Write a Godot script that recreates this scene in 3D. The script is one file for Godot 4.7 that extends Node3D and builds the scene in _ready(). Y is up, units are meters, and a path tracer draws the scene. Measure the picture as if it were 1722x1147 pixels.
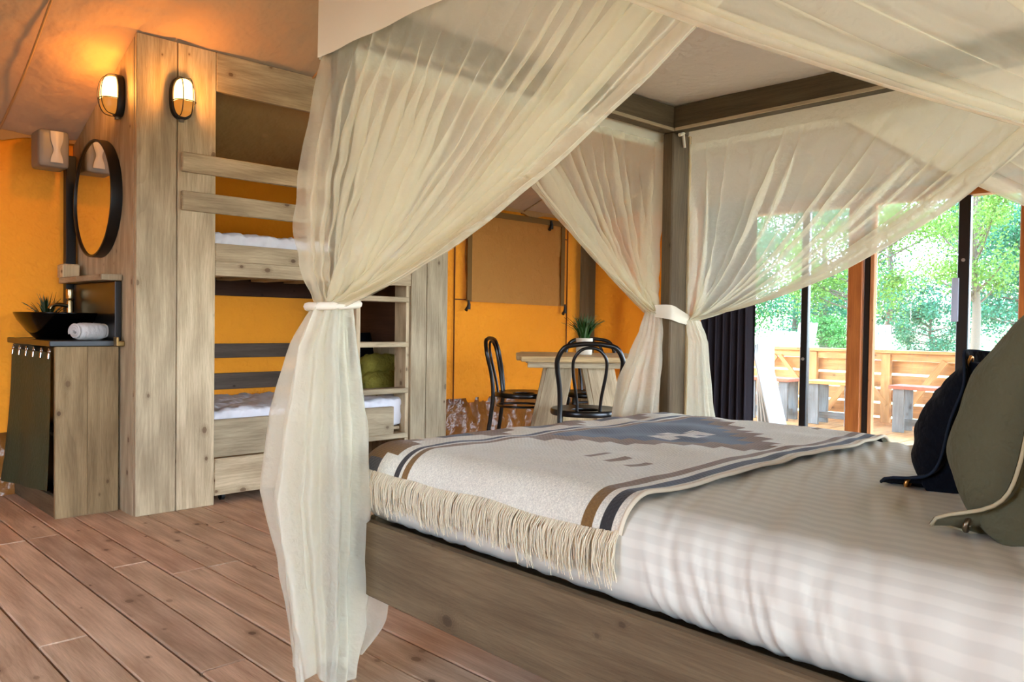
extends Node3D
# Safari tent bedroom: four-poster bed with net drapes, bunk bed, vanity, bistro table, glass doors to a deck.

const BED_AT := Vector3(1.195, 0, -1.82)
const BED_TURN := -1.75
var rng := RandomNumberGenerator.new()
var noise := FastNoiseLite.new()
var used := {}
var wood_grey: Array = []
var wood_floor: Array = []
var wood_deck: Array = []
var wood_pale: Array = []
var wood_bed: Array = []
var wood_brown: Array = []
var wood_stool: Array = []
var cache := {}
var bump_cloth: ImageTexture
var bump_wrinkle: ImageTexture
var bump_fine: ImageTexture

# ---------------------------------------------------------------- mesh builder
class MB:
	var v := PackedVector3Array()
	var n := PackedVector3Array()
	var uv := PackedVector2Array()
	var ix := PackedInt32Array()

	func face(pts: Array, uvs: Array, out: Vector3) -> void:
		var a: Vector3 = pts[0]
		var b: Vector3 = pts[1]
		var c: Vector3 = pts[2]
		var nn := (b - a).cross(c - a)
		if nn.length() < 1e-12:
			return
		nn = nn.normalized()
		var rev := nn.dot(out) > 0.0
		if not rev:
			nn = -nn
		var s := v.size()
		for i in pts.size():
			v.append(pts[i])
			n.append(nn)
			uv.append(uvs[i])
		for i in range(1, pts.size() - 1):
			if rev:
				ix.append_array(PackedInt32Array([s, s + i + 1, s + i]))
			else:
				ix.append_array(PackedInt32Array([s, s + i, s + i + 1]))

	# smooth surface: fn(u, v) -> Vector3, u and v in 0..1
	func grid(fn: Callable, nu: int, nv: int, us := 1.0, vs := 1.0, flip := false, closed := false) -> void:
		var s := v.size()
		var p := PackedVector3Array()
		p.resize((nu + 1) * (nv + 1))
		for j in nv + 1:
			for i in nu + 1:
				p[j * (nu + 1) + i] = fn.call(float(i) / nu, float(j) / nv)
		for j in nv + 1:
			for i in nu + 1:
				var i0 := i - 1
				var i1 := i + 1
				if closed:
					if i0 < 0: i0 = nu - 1
					if i1 > nu: i1 = 1
				else:
					i0 = maxi(i0, 0)
					i1 = mini(i1, nu)
				var du := p[j * (nu + 1) + i1] - p[j * (nu + 1) + i0]
				var dv := p[mini(j + 1, nv) * (nu + 1) + i] - p[maxi(j - 1, 0) * (nu + 1) + i]
				var nn := du.cross(dv)
				if nn.length() < 1e-14:
					nn = Vector3.UP
				nn = nn.normalized()
				v.append(p[j * (nu + 1) + i])
				n.append(-nn if flip else nn)
				uv.append(Vector2(float(i) / nu * us, float(j) / nv * vs))
		for j in nv:
			for i in nu:
				var a := s + j * (nu + 1) + i
				var b := a + 1
				var c := a + nu + 1
				var d := c + 1
				if flip:
					ix.append_array(PackedInt32Array([a, b, d, a, d, c]))
				else:
					ix.append_array(PackedInt32Array([a, d, b, a, c, d]))

	func tube(path: PackedVector3Array, r: float, sides := 8, r_end := -1.0, closed := false, caps := true) -> void:
		var s := v.size()
		var m := path.size()
		var up := Vector3(0.13, 0.97, 0.21)
		var rings := m + (1 if closed else 0)
		for k in rings:
			var kk := k % m
			var t: Vector3
			if closed:
				t = path[(kk + 1) % m] - path[(kk + m - 1) % m]
			else:
				t = path[mini(kk + 1, m - 1)] - path[maxi(kk - 1, 0)]
			t = t.normalized()
			var x := up.cross(t)
			if x.length() < 0.05:
				x = Vector3(1, 0, 0.1).cross(t)
			x = x.normalized()
			var y := t.cross(x).normalized()
			up = y
			var rr := r if r_end < 0.0 else lerpf(r, r_end, float(k) / maxf(1.0, rings - 1))
			for i in sides + 1:
				var a := TAU * i / sides
				var d := x * cos(a) + y * sin(a)
				v.append(path[kk] + d * rr)
				n.append(d)
				uv.append(Vector2(float(i) / sides, float(k) / rings * 4.0))
		for k in rings - 1:
			for i in sides:
				var a := s + k * (sides + 1) + i
				var c := a + sides + 1
				ix.append_array(PackedInt32Array([a, c + 1, a + 1, a, c, c + 1]))
		if caps and not closed:
			for e in 2:
				var kk: int = 0 if e == 0 else m - 1
				var out: Vector3 = (path[0] - path[1]) if e == 0 else (path[m - 1] - path[m - 2])
				var pts := []
				var uvs := []
				for i in sides:
					pts.append(v[s + (0 if e == 0 else (rings - 1)) * (sides + 1) + i])
					uvs.append(Vector2.ZERO)
				face(pts, uvs, out)

	func lathe(profile: PackedVector2Array, seg := 32, at := Vector3.ZERO, sx := 1.0, sz := 1.0) -> void:
		var m := profile.size()
		grid(func(a: float, t: float) -> Vector3:
			var f := t * (m - 1)
			var k := mini(int(f), m - 2)
			var q := profile[k].lerp(profile[k + 1], f - k)
			return at + Vector3(cos(a * TAU) * q.x * sx, q.y, sin(a * TAU) * q.x * sz), seg, m - 1, 1, 1, true, true)

	# chamfered box; grain runs along the longest side
	func box(c: Vector3, size: Vector3, ch := 0.003, ou := 0.0, ov := 0.0, su := 2.6, sv := 0.43) -> void:
		var h := size * 0.5
		ch = minf(ch, minf(h.x, minf(h.y, h.z)) * 0.6)
		var la := 0
		if size.y > size.x and size.y >= size.z: la = 1
		elif size.z > size.x: la = 2
		for ax in 3:
			for sg in [-1.0, 1.0]:
				var b := (ax + 1) % 3
				var d := (ax + 2) % 3
				var pts := []
				for q in [[-1, -1], [1, -1], [1, 1], [-1, 1]]:
					var p := Vector3.ZERO
					p[ax] = h[ax] * sg
					p[b] = (h[b] - ch) * q[0]
					p[d] = (h[d] - ch) * q[1]
					pts.append(p)
				_bf(pts, c, Vector3.ZERO, ax, la, ou, ov + ax * 0.31 + sg * 0.13, su, sv, sg)
				# chamfer strips: between ax face and b face
				for sb in [-1.0, 1.0]:
					var e := []
					for q in [[0, -1], [0, 1], [1, 1], [1, -1]]:
						var p := Vector3.ZERO
						p[ax] = (h[ax] if q[0] == 0 else h[ax] - ch) * sg
						p[b] = (h[b] - ch if q[0] == 0 else h[b]) * sb
						p[d] = (h[d] - ch) * q[1]
						e.append(p)
					_bf(e, c, Vector3.ZERO, ax, la, ou, ov, su, sv, sg)
		for sx in [-1.0, 1.0]:
			for sy in [-1.0, 1.0]:
				for sz in [-1.0, 1.0]:
					var t := [Vector3(sx * h.x, sy * (h.y - ch), sz * (h.z - ch)), Vector3(sx * (h.x - ch), sy * h.y, sz * (h.z - ch)), Vector3(sx * (h.x - ch), sy * (h.y - ch), sz * h.z)]
					_bf(t, c, Vector3.ZERO, 0, la, ou, ov, su, sv, sx)

	func _bf(pts: Array, c: Vector3, cc: Vector3, ax: int, la: int, ou: float, ov: float, su: float, sv: float, sg: float) -> void:
		var o := Vector3.ZERO
		var uvs := []
		var mid := Vector3.ZERO
		for p in pts: mid += p
		var vx := 3 - la - ax if ax != la else (la + 1) % 3
		for p in pts:
			uvs.append(Vector2(ou + p[la] / su, ov + p[vx] / sv))
			o = mid
		var w := []
		for p in pts: w.append(p + c)
		face(w, uvs, o)

	# polygon (z, y) extruded along x; grain along y
	func prism_x(poly: Array, x0: float, x1: float, ou := 0.0, ov := 0.0) -> void:
		var mid := Vector2.ZERO
		for q in poly: mid += q / poly.size()
		for x in [x0, x1]:
			var pts := []
			var uvs := []
			for q in poly:
				pts.append(Vector3(x, q.y, q.x))
				uvs.append(Vector2(ou + q.y / 2.6, ov + q.x / 0.43))
			face(pts, uvs, Vector3(x - (x0 + x1) * 0.5, 0, 0))
		for i in poly.size():
			var a: Vector2 = poly[i]
			var b: Vector2 = poly[(i + 1) % poly.size()]
			var o2 := (a + b) * 0.5 - mid
			face([Vector3(x0, a.y, a.x), Vector3(x1, a.y, a.x), Vector3(x1, b.y, b.x), Vector3(x0, b.y, b.x)],
				[Vector2(ou + a.y / 2.6, ov), Vector2(ou + a.y / 2.6, ov + 0.06), Vector2(ou + b.y / 2.6, ov + 0.06), Vector2(ou + b.y / 2.6, ov)], Vector3(0, o2.y, o2.x))

	func mesh() -> ArrayMesh:
		var arr := []
		arr.resize(Mesh.ARRAY_MAX)
		arr[Mesh.ARRAY_VERTEX] = v
		arr[Mesh.ARRAY_NORMAL] = n
		arr[Mesh.ARRAY_TEX_UV] = uv
		arr[Mesh.ARRAY_INDEX] = ix
		var m := ArrayMesh.new()
		m.add_surface_from_arrays(Mesh.PRIMITIVE_TRIANGLES, arr)
		return m

# ---------------------------------------------------------------- scene tree helpers
func numbered(called: String) -> String:
	if not used.has(called):
		used[called] = 0
		return called
	used[called] += 1
	return "%s_%03d" % [called, used[called]]

func tag(o: Node3D, label: String, category := "", group := "", kind := "") -> Node3D:
	if label: o.set_meta("label", label)
	if category: o.set_meta("category", category)
	if group: o.set_meta("group", group)
	if kind: o.set_meta("kind", kind)
	return o

func thing(called: String, label: String, category: String, at := Vector3.ZERO, turn := 0.0, group := "") -> Node3D:
	var o := Node3D.new()
	o.name = numbered(called)
	add_child(o)
	o.position = at
	o.rotation.y = turn
	return tag(o, label, category, group)

func struct(called: String, at := Vector3.ZERO) -> Node3D:
	var o := Node3D.new()
	o.name = called
	add_child(o)
	o.position = at
	o.set_meta("kind", "structure")
	return o

func part(called: String, m: MB, mat: Material, parent: Node3D) -> MeshInstance3D:
	var o := MeshInstance3D.new()
	o.mesh = m.mesh()
	o.material_override = null
	o.mesh.surface_set_material(0, mat)
	o.cast_shadow = GeometryInstance3D.SHADOW_CASTING_SETTING_ON
	if parent == self:
		o.name = numbered(called)
		add_child(o)
	else:
		o.name = called
		parent.add_child(o, true)
	return o

func pick(mats: Array) -> Material:
	return mats[rng.randi() % mats.size()]

func board(parent: Node3D, called: String, c: Vector3, size: Vector3, mats: Array, ch := 0.003) -> MeshInstance3D:
	var m := MB.new()
	var L := maxf(size.x, maxf(size.y, size.z))
	m.box(Vector3.ZERO, size, ch, L * 0.5 / 2.6 + rng.randf() * maxf(0.0, 1.0 - L / 2.6), rng.randf())
	var o := part(called, m, pick(mats), parent)
	o.position = c
	return o

func bar(parent: Node3D, called: String, a: Vector3, b: Vector3, w: float, t: float, mats: Array, face_dir := Vector3.BACK, ch := 0.003) -> MeshInstance3D:
	var m := MB.new()
	var L := (b - a).length()
	m.box(Vector3.ZERO, Vector3(w, L, t), ch, L * 0.5 / 2.6 + rng.randf() * maxf(0.0, 1.0 - L / 2.6), rng.randf())
	var o := part(called, m, pick(mats), parent)
	var y := (b - a).normalized()
	var x := y.cross(face_dir).normalized()
	o.transform = Transform3D(Basis(x, y, x.cross(y)), (a + b) * 0.5)
	return o

func smooth_path(pts: Array, per := 6, closed := false) -> PackedVector3Array:
	var out := PackedVector3Array()
	var m := pts.size()
	var last := m if closed else m - 1
	for i in last:
		var p0: Vector3 = pts[(i - 1 + m) % m] if closed else pts[maxi(i - 1, 0)]
		var p1: Vector3 = pts[i]
		var p2: Vector3 = pts[(i + 1) % m]
		var p3: Vector3 = pts[(i + 2) % m] if closed else pts[mini(i + 2, m - 1)]
		for k in per:
			out.append(p1.cubic_interpolate(p2, p0, p3, float(k) / per))
	if not closed: out.append(pts[m - 1])
	return out

func ring_path(c: Vector3, rx: float, rz: float, seg := 32) -> PackedVector3Array:
	var out := PackedVector3Array()
	for i in seg: out.append(c + Vector3(cos(TAU * i / seg) * rx, 0, sin(TAU * i / seg) * rz))
	return out

# ---------------------------------------------------------------- materials
func mk(c: Color, rough := 0.8, metal := 0.0, spec := 0.5) -> StandardMaterial3D:
	var m := StandardMaterial3D.new()
	m.albedo_color = c
	m.roughness = rough
	m.metallic = metal
	m.metallic_specular = spec
	return m

func cloth(c: Color, bl := 0.0, bump: Texture2D = null, depth := 0.3, scale := 3.0) -> StandardMaterial3D:
	var m := mk(c, 0.92, 0.0, 0.25)
	m.cull_mode = BaseMaterial3D.CULL_DISABLED
	if bl > 0.0:
		m.backlight_enabled = true
		m.backlight = Color(c.r * bl, c.g * bl, c.b * bl)
	if bump:
		m.heightmap_enabled = true
		m.heightmap_texture = bump
		m.heightmap_scale = depth
		m.uv1_triplanar = true
		m.uv1_scale = Vector3.ONE * scale
	return m

func net_mat(c: Color, a: float) -> StandardMaterial3D:
	var m := cloth(c, 1.0, bump_cloth, 1.2, 3.0)
	m.albedo_color.a = a
	m.transparency = BaseMaterial3D.TRANSPARENCY_ALPHA
	m.roughness = 0.95
	return m

func wood_images(sd: int, lo: Color, hi: Color, knotc: Color, knots: int, grain := 1.0) -> Array:
	var W := 1280
	var H := 256
	var r := RandomNumberGenerator.new()
	r.seed = sd
	var nz := FastNoiseLite.new()
	nz.seed = sd
	nz.noise_type = FastNoiseLite.TYPE_SIMPLEX_SMOOTH
	nz.fractal_type = FastNoiseLite.FRACTAL_NONE
	nz.frequency = 1.0
	var K := []
	for i in knots:
		K.append([r.randf() * 2.6, r.randf() * 0.43, r.randf_range(0.003, 0.013), r.randf_range(0.35, 0.95)])
	var col := PackedByteArray()
	col.resize(W * H * 3)
	var hgt := PackedByteArray()
	hgt.resize(W * H)
	for y in H:
		var py := y * 0.43 / H
		for x in W:
			var px := x * 2.6 / W
			var yy := py
			var kd := 9.0
			var ka := 1.0
			for k in K:
				var dx: float = px - k[0]
				var dy: float = py - k[1]
				var R: float = k[2]
				if absf(dx) < R * 9.0 and absf(dy) < R * 6.0:
					yy += signf(dy) * -R * 1.5 * exp(-dx * dx / (R * R * 9.0)) * exp(-absf(dy) / (R * 2.2))
					var e := sqrt(dx * dx * 0.5 + dy * dy) / R
					if e < kd:
						kd = e
						ka = k[3]
			var low := nz.get_noise_2d(px * 0.9, yy * 6.0)
			var ring := yy * 62.0 + low * 3.0
			var fr := ring - floorf(ring)
			var late := fr * fr * fr
			var fib := nz.get_noise_2d(px * 15.0, yy * 400.0)
			var blot := nz.get_noise_2d(px * 2.6 + 40.0, py * 13.0)
			var t := 0.60 - late * 0.13 * grain + fib * 0.13 * grain + blot * 0.24 + 0.12 * nz.get_noise_2d(px * 3.0 + 11.0, py * 70.0)
			var h := 0.6 - late * 0.25 + fib * 0.3
			var c := lo.lerp(hi, clampf(t, 0.0, 1.0))
			if kd < 2.6:
				var q := clampf(1.0 - kd / 1.0, 0.0, 1.0)
				var halo := clampf(1.0 - kd / 2.6, 0.0, 1.0)
				c = c.lerp(knotc, clampf(halo * 0.5 + (0.55 if kd < 1.0 else 0.0) + q * 0.1 + 0.2 * sin(kd * 14.0) * halo, 0.0, 0.95) * ka)
				h -= q * 0.2
			var o := (y * W + x) * 3
			col[o] = int(clampf(c.r, 0, 1) * 255)
			col[o + 1] = int(clampf(c.g, 0, 1) * 255)
			col[o + 2] = int(clampf(c.b, 0, 1) * 255)
			hgt[y * W + x] = int(clampf(h, 0, 1) * 255)
	var a := ImageTexture.create_from_image(Image.create_from_data(W, H, false, Image.FORMAT_RGB8, col))
	var b := ImageTexture.create_from_image(Image.create_from_data(W, H, false, Image.FORMAT_L8, hgt))
	return [a, b]

func wood_mats(imgs: Array, tints: Array, rough := 0.75, depth := 0.12) -> Array:
	var out := []
	for im in imgs:
		for t in tints:
			var m := mk(t, rough, 0.0, 0.4)
			m.albedo_texture = im[0]
			m.heightmap_enabled = true
			m.heightmap_texture = im[1]
			m.heightmap_scale = depth
			out.append(m)
	return out

func noise_tex(size: int, sd: int, freq: float, oct: int, contrast := 1.0, sx := 1.0) -> ImageTexture:
	var nz := FastNoiseLite.new()
	nz.seed = sd
	nz.noise_type = FastNoiseLite.TYPE_SIMPLEX_SMOOTH
	nz.frequency = freq
	nz.fractal_octaves = oct
	nz.domain_warp_enabled = true
	nz.domain_warp_amplitude = 18.0
	nz.domain_warp_frequency = freq * 0.6
	var im := nz.get_seamless_image(size, size)
	im.convert(Image.FORMAT_L8)
	return ImageTexture.create_from_image(im)

func make_materials() -> void:
	var g := [wood_images(11, Color(0.56, 0.50, 0.41), Color(0.88, 0.83, 0.73), Color(0.34, 0.26, 0.18), 20), wood_images(12, Color(0.53, 0.48, 0.40), Color(0.84, 0.80, 0.71), Color(0.31, 0.24, 0.17), 16), wood_images(13, Color(0.58, 0.52, 0.43), Color(0.90, 0.85, 0.75), Color(0.36, 0.27, 0.19), 13)]
	wood_grey = wood_mats(g, [Color(0.97, 0.93, 0.86), Color(0.88, 0.84, 0.77)], 0.7)
	wood_bed = wood_mats([g[0], g[1]], [Color(0.56, 0.50, 0.42), Color(0.51, 0.46, 0.38)], 0.7)
	var f := [wood_images(21, Color(0.62, 0.51, 0.43), Color(0.92, 0.82, 0.74), Color(0.34, 0.24, 0.17), 11, 0.7), wood_images(22, Color(0.60, 0.50, 0.42), Color(0.90, 0.80, 0.72), Color(0.33, 0.24, 0.17), 13, 0.8)]
	wood_floor = wood_mats(f, [Color(1.0, 0.96, 0.88), Color(0.92, 0.87, 0.80), Color(0.97, 0.90, 0.82)], 0.62, 0.1)
	wood_deck = wood_mats(f, [Color(1.0, 0.86, 0.58)], 0.7)
	wood_pale = wood_mats([g[2]], [Color(1.0, 0.95, 0.84)], 0.6)
	wood_brown = wood_mats([f[0]], [Color(0.88, 0.60, 0.32)], 0.5)
	wood_stool = wood_mats([g[1]], [Color(0.66, 0.70, 0.76)], 0.8)
	bump_cloth = noise_tex(512, 5, 0.02, 3)
	bump_wrinkle = noise_tex(1024, 6, 0.006, 4)
	bump_fine = noise_tex(512, 7, 0.12, 2)

# ---------------------------------------------------------------- main
func _ready() -> void:
	rng.seed = 4711
	noise.seed = 99
	noise.frequency = 1.0
	noise.fractal_type = FastNoiseLite.FRACTAL_NONE
	# camera
	var cam := Camera3D.new()
	cam.name = "camera"
	cam.fov = rad_to_deg(2.0 * atan(573.5 / 1338.0))
	cam.near = 0.05
	cam.far = 400.0
	add_child(cam)
	var fw := Vector3(0.70112882, -0.02094242, -0.71272701)
	var rt := Vector3(0.71301775, 0.01371485, 0.70101184)
	var up := Vector3(0.00490594, 0.99968661, -0.02454819)
	cam.transform = Transform3D(Basis(rt, up, -fw).orthonormalized(), Vector3(0, 0.96, 0))
	cam.current = true
	# sky and exposure
	var env := Environment.new()
	env.background_mode = Environment.BG_SKY
	var sky := Sky.new()
	var sm := ProceduralSkyMaterial.new()
	sm.sky_top_color = Color(0.66, 0.82, 1.0)
	sm.sky_horizon_color = Color(0.91, 0.96, 1.0)
	sm.ground_horizon_color = Color(0.75, 0.76, 0.72)
	sm.ground_bottom_color = Color(0.45, 0.44, 0.40)
	sm.sky_energy_multiplier = 2.9
	sm.ground_energy_multiplier = 1.0
	sky.sky_material = sm
	env.sky = sky
	env.tonemap_mode = Environment.TONE_MAPPER_LINEAR
	env.tonemap_exposure = 2.1
	env.sdfgi_enabled = true
	env.ssao_enabled = true
	env.ssil_enabled = true
	var we := WorldEnvironment.new()
	we.name = "world_environment"
	we.environment = env
	add_child(we)
	var sun := DirectionalLight3D.new()
	sun.name = "sun"
	sun.light_color = Color(1.0, 0.95, 0.86)
	sun.light_energy = 2.6
	sun.light_angular_distance = 1.0
	sun.shadow_enabled = true
	sun.sky_mode = DirectionalLight3D.SKY_MODE_LIGHT_ONLY
	add_child(sun)
	sun.look_at_from_position(Vector3(-0.10, 0.66, -0.72) * 30.0, Vector3.ZERO)

	make_materials()
	build_floor()
	build_walls()
	build_roof()
	build_door()
	build_deck()
	build_bunk()
	build_bed()
	build_net()
	build_pillows()
	build_vanity()
	build_dining()
	build_garden()

# ---------------------------------------------------------------- structure
func build_floor() -> void:
	var fl := struct("floor")
	var sub := MB.new()
	sub.box(Vector3(1.7, -0.09, -0.85), Vector3(8.8, 0.06, 8.7), 0.003)
	part("subfloor", sub, mk(Color(0.16, 0.11, 0.08), 0.9), fl)
	var pitch := 0.1367
	var k := -20
	while true:
		var x := 0.637 + pitch * (k + 0.5)
		if x > 6.0: break
		k += 1
		if x < -2.55: continue
		var z := -5.04
		var jit := rng.randf() * 1.9 + 0.5
		while z < 3.4:
			var L := minf(jit, 3.42 - z)
			jit = rng.randf_range(1.6, 2.5)
			if L > 0.1:
				board(fl, "plank", Vector3(x, -0.014 + rng.randf_range(-0.001, 0.001), z + L * 0.5), Vector3(pitch - 0.006, 0.028, L - 0.003), wood_floor, 0.004)
			z += L

func wrinkle(x: float, y: float, a := 0.012) -> float:
	return a * (noise.get_noise_2d(x * 1.3, y * 1.1) + 0.5 * noise.get_noise_2d(x * 4.0 + 9.0, y * 2.2) + 0.25 * noise.get_noise_2d(x * 9.0, y * 7.0 + 3.0))

func orange_canvas() -> StandardMaterial3D:
	if not cache.has("orange"):
		cache.orange = cloth(Color(0.93, 0.57, 0.12), 0.165, bump_wrinkle, 1.6, 1.1)
	return cache.orange

func tan_canvas() -> StandardMaterial3D:
	if not cache.has("tan"):
		cache.tan = cloth(Color(0.70, 0.55, 0.36), 0.08, bump_wrinkle, 1.9, 0.7)
	return cache.tan

func build_walls() -> void:
	# back canvas wall, z = -5
	var wb := struct("wall_back")
	var m := MB.new()
	m.grid(func(a: float, b: float) -> Vector3:
		var x := -2.6 + a * 8.6
		var y := 0.30 + b * 1.70
		return Vector3(x, y, -5.0 + wrinkle(x, y)), 220, 46)
	part("canvas", m, orange_canvas(), wb)
	# brown groundsheet skirt
	var sk := mk(Color(0.48, 0.29, 0.10), 0.26, 0.0, 0.5)
	sk.heightmap_enabled = true
	sk.heightmap_texture = bump_wrinkle
	sk.heightmap_scale = 0.8
	sk.uv1_triplanar = true
	sk.uv1_scale = Vector3(1.6, 1.6, 1.6)
	sk.cull_mode = BaseMaterial3D.CULL_DISABLED
	sk.backlight_enabled = true
	sk.backlight = Color(0.10, 0.05, 0.012)
	var s := MB.new()
	s.grid(func(a: float, b: float) -> Vector3:
		var x := -2.6 + a * 8.6
		var y := -0.02 + b * 0.36
		return Vector3(x, y, -4.985 + wrinkle(x * 3.0, y * 2.0, 0.03) + (1.0 - b) * 0.05), 300, 14)
	part("skirt", s, sk, wb)
	# piping seams and eave flaps
	var pipe := mk(Color(0.42, 0.22, 0.05), 0.9)
	for q in [[4.235, 0.30, 1.93], [5.62, 0.30, 1.93]]:
		var p := MB.new()
		p.tube(PackedVector3Array([Vector3(q[0], q[1], -4.985), Vector3(q[0], q[2], -4.985)]), 0.006, 6)
		part("seam", p, pipe, wb)
	for q in [[4.235, 4.40, 1.16], [5.53, 5.62, 1.15], [5.53, 5.62, 1.76]]:
		var p := MB.new()
		p.tube(PackedVector3Array([Vector3(q[0], q[2], -4.984), Vector3(q[1], q[2], -4.984)]), 0.005, 6)
		part("seam", p, pipe, wb)
	var fm := MB.new()
	fm.grid(func(a: float, b: float) -> Vector3:
		var x := -2.6 + a * 8.6
		var tooth := 0.035 * pow(absf(sin(x * 4.6)), 12.0)
		var y := 1.972 - b * (0.03 + tooth)
		return Vector3(x, y, -4.962 + 0.004 * sin(x * 9.0)), 430, 2)
	part("eave_flap", fm, tan_canvas(), wb)
	# window flap
	var bl := cloth(Color(0.76, 0.55, 0.29), 0.55, bump_wrinkle, 1.6, 1.3)
	var w := MB.new()
	w.grid(func(a: float, b: float) -> Vector3:
		var x := 4.335 + a * 1.20
		var y := 1.145 + b * 0.765
		return Vector3(x, y - 0.012 * a * (1.0 - b), -4.955 + wrinkle(x * 2.0, y * 2.0, 0.014) - 0.012 * sin(PI * b)), 60, 40)
	var wf := part("window_flap", w, bl, wb)
	var hm := cloth(Color(0.50, 0.38, 0.22), 0.15)
	for e in [[Vector3(4.335, 1.865, -4.945), Vector3(1.20, 0.05, 0.006)], [Vector3(4.335, 1.145, -4.945), Vector3(0.05, 0.73, 0.006)], [Vector3(5.485, 1.14, -4.945), Vector3(0.05, 0.73, 0.006)]]:
		var b := MB.new()
		b.box(e[0] + e[1] * 0.5, e[1], 0.002)
		part("hem", b, hm, wf)
	var tm := mk(Color(0.05, 0.035, 0.03), 0.5)
	for q in [Vector3(4.34, 1.12, -4.93), Vector3(5.53, 1.11, -4.93), Vector3(5.33, 1.87, -4.93), Vector3(4.55, 1.88, -4.93)]:
		var b := MB.new()
		b.tube(PackedVector3Array([q + Vector3(0, 0.035, 0), q + Vector3(0.004, 0, 0.004), q + Vector3(0, -0.04, 0)]), 0.009, 7, 0.02)
		b.tube(PackedVector3Array([q + Vector3(0.0, -0.01, 0.0), q + Vector3(-0.03, -0.05, 0.006)]), 0.007, 7, 0.015)
		part("toggle", b, tm, wb)
	# end wall, x = 6, with the door opening z -3.62 .. 1.2, y < 1.97
	var we := struct("wall_end")
	var e1 := MB.new()
	e1.grid(func(a: float, b: float) -> Vector3:
		var z := -5.0 + a * 1.42
		var y := 0.30 + b * 1.70
		return Vector3(6.0 + 0.022 * sin(z * 17.0 + 0.8 * sin(y * 2.0)) + wrinkle(z, y), y, z), 60, 30)
	part("canvas", e1, orange_canvas(), we)
	var e2 := MB.new()
	e2.grid(func(a: float, b: float) -> Vector3:
		var z := -5.0 + a * 1.42
		var y := -0.02 + b * 0.36
		return Vector3(5.985 + wrinkle(z * 3.0, y * 2.0, 0.03), y, z), 60, 14)
	part("skirt", e2, sk, we)
	var e3 := MB.new()
	e3.grid(func(a: float, b: float) -> Vector3:
		var z := -5.0 + a * 8.4
		var top := 1.96 + 0.404 * (4.2 - absf(z + 0.8))
		return Vector3(6.0, lerpf(1.98, maxf(top, 1.99), b), z), 40, 20)
	part("gable", e3, tan_canvas(), we)
	var e4 := MB.new()
	e4.grid(func(a: float, b: float) -> Vector3:
		return Vector3(6.0, -0.02 + b * 2.0, 1.25 + a * 2.15), 12, 12)
	part("canvas", e4, orange_canvas(), we)
	# corner pole cover
	var pc := MB.new()
	pc.grid(func(a: float, b: float) -> Vector3:
		return Vector3(5.74 + a * 0.2, b * 1.97, -4.94 + 0.03 * sin(a * 7.0) + 0.02 * sin(a * 19.0 + b)), 24, 12)
	part("pole_cover", pc, cloth(Color(0.42, 0.33, 0.22), 0.1), we)
	# wall on the left, and the front wall behind the photographer with three big mesh windows
	var wl := struct("wall_left")
	for q in [[-5.0, -2.5, -0.02, 1.98], [-1.0, 3.4, -0.02, 1.98], [-2.5, -1.0, -0.02, 0.95]]:
		var l1 := MB.new()
		l1.box(Vector3(-2.6, (q[2] + q[3]) * 0.5, (q[0] + q[1]) * 0.5), Vector3(0.03, q[3] - q[2], q[1] - q[0]), 0.006)
		part("canvas", l1, orange_canvas(), wl)
	var l2 := MB.new()
	l2.grid(func(a: float, b: float) -> Vector3:
		var z := -5.0 + a * 8.4
		var top := 1.96 + 0.404 * (4.2 - absf(z + 0.8))
		return Vector3(-2.6, lerpf(1.90, maxf(top, 1.95), b), z), 40, 12)
	part("gable", l2, tan_canvas(), wl)
	var wf2 := struct("wall_front")
	var cuts := [[-2.6, -2.45], [1.6, 1.8], [5.85, 6.0]]
	for c in cuts:
		var b := MB.new()
		b.box(Vector3((c[0] + c[1]) * 0.5, 0.98, 3.4), Vector3(c[1] - c[0], 2.0, 0.05), 0.01)
		part("canvas", b, orange_canvas(), wf2)
	for y in [[0.0, 0.06], [1.94, 1.98]]:
		var b := MB.new()
		b.box(Vector3(1.7, (y[0] + y[1]) * 0.5, 3.4), Vector3(8.6, y[1] - y[0], 0.05), 0.01)
		part("canvas", b, orange_canvas(), wf2)

func build_roof() -> void:
	var ce := struct("ceiling")
	for k in 2:
		var m := MB.new()
		m.grid(func(a: float, b: float) -> Vector3:
			var x := -2.7 + a * 8.8
			var q := b * 4.35
			var z := -5.15 + q if k == 0 else 3.55 - q
			var y := 1.90 + 0.404 * q
			return Vector3(x, y - wrinkle(x, z + 7.0, 0.02) - 0.02 * sin(PI * b), z), 160, 80)
		part("canvas", m, tan_canvas(), ce)
	var sc := cloth(Color(0.70, 0.56, 0.38), 0.05)
	for x in [0.15, 1.02, 2.35, 3.7, 5.0]:
		var m := MB.new()
		var path := PackedVector3Array()
		for i in 41:
			var q := i / 40.0 * 4.3
			path.append(Vector3(x + 0.012 * sin(q * 3.0), 1.895 + 0.404 * q - 0.02 * sin(PI * i / 40.0) - 0.012, -5.15 + q))
		m.tube(path, 0.006, 5)
		part("seam", m, sc, ce)

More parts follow.
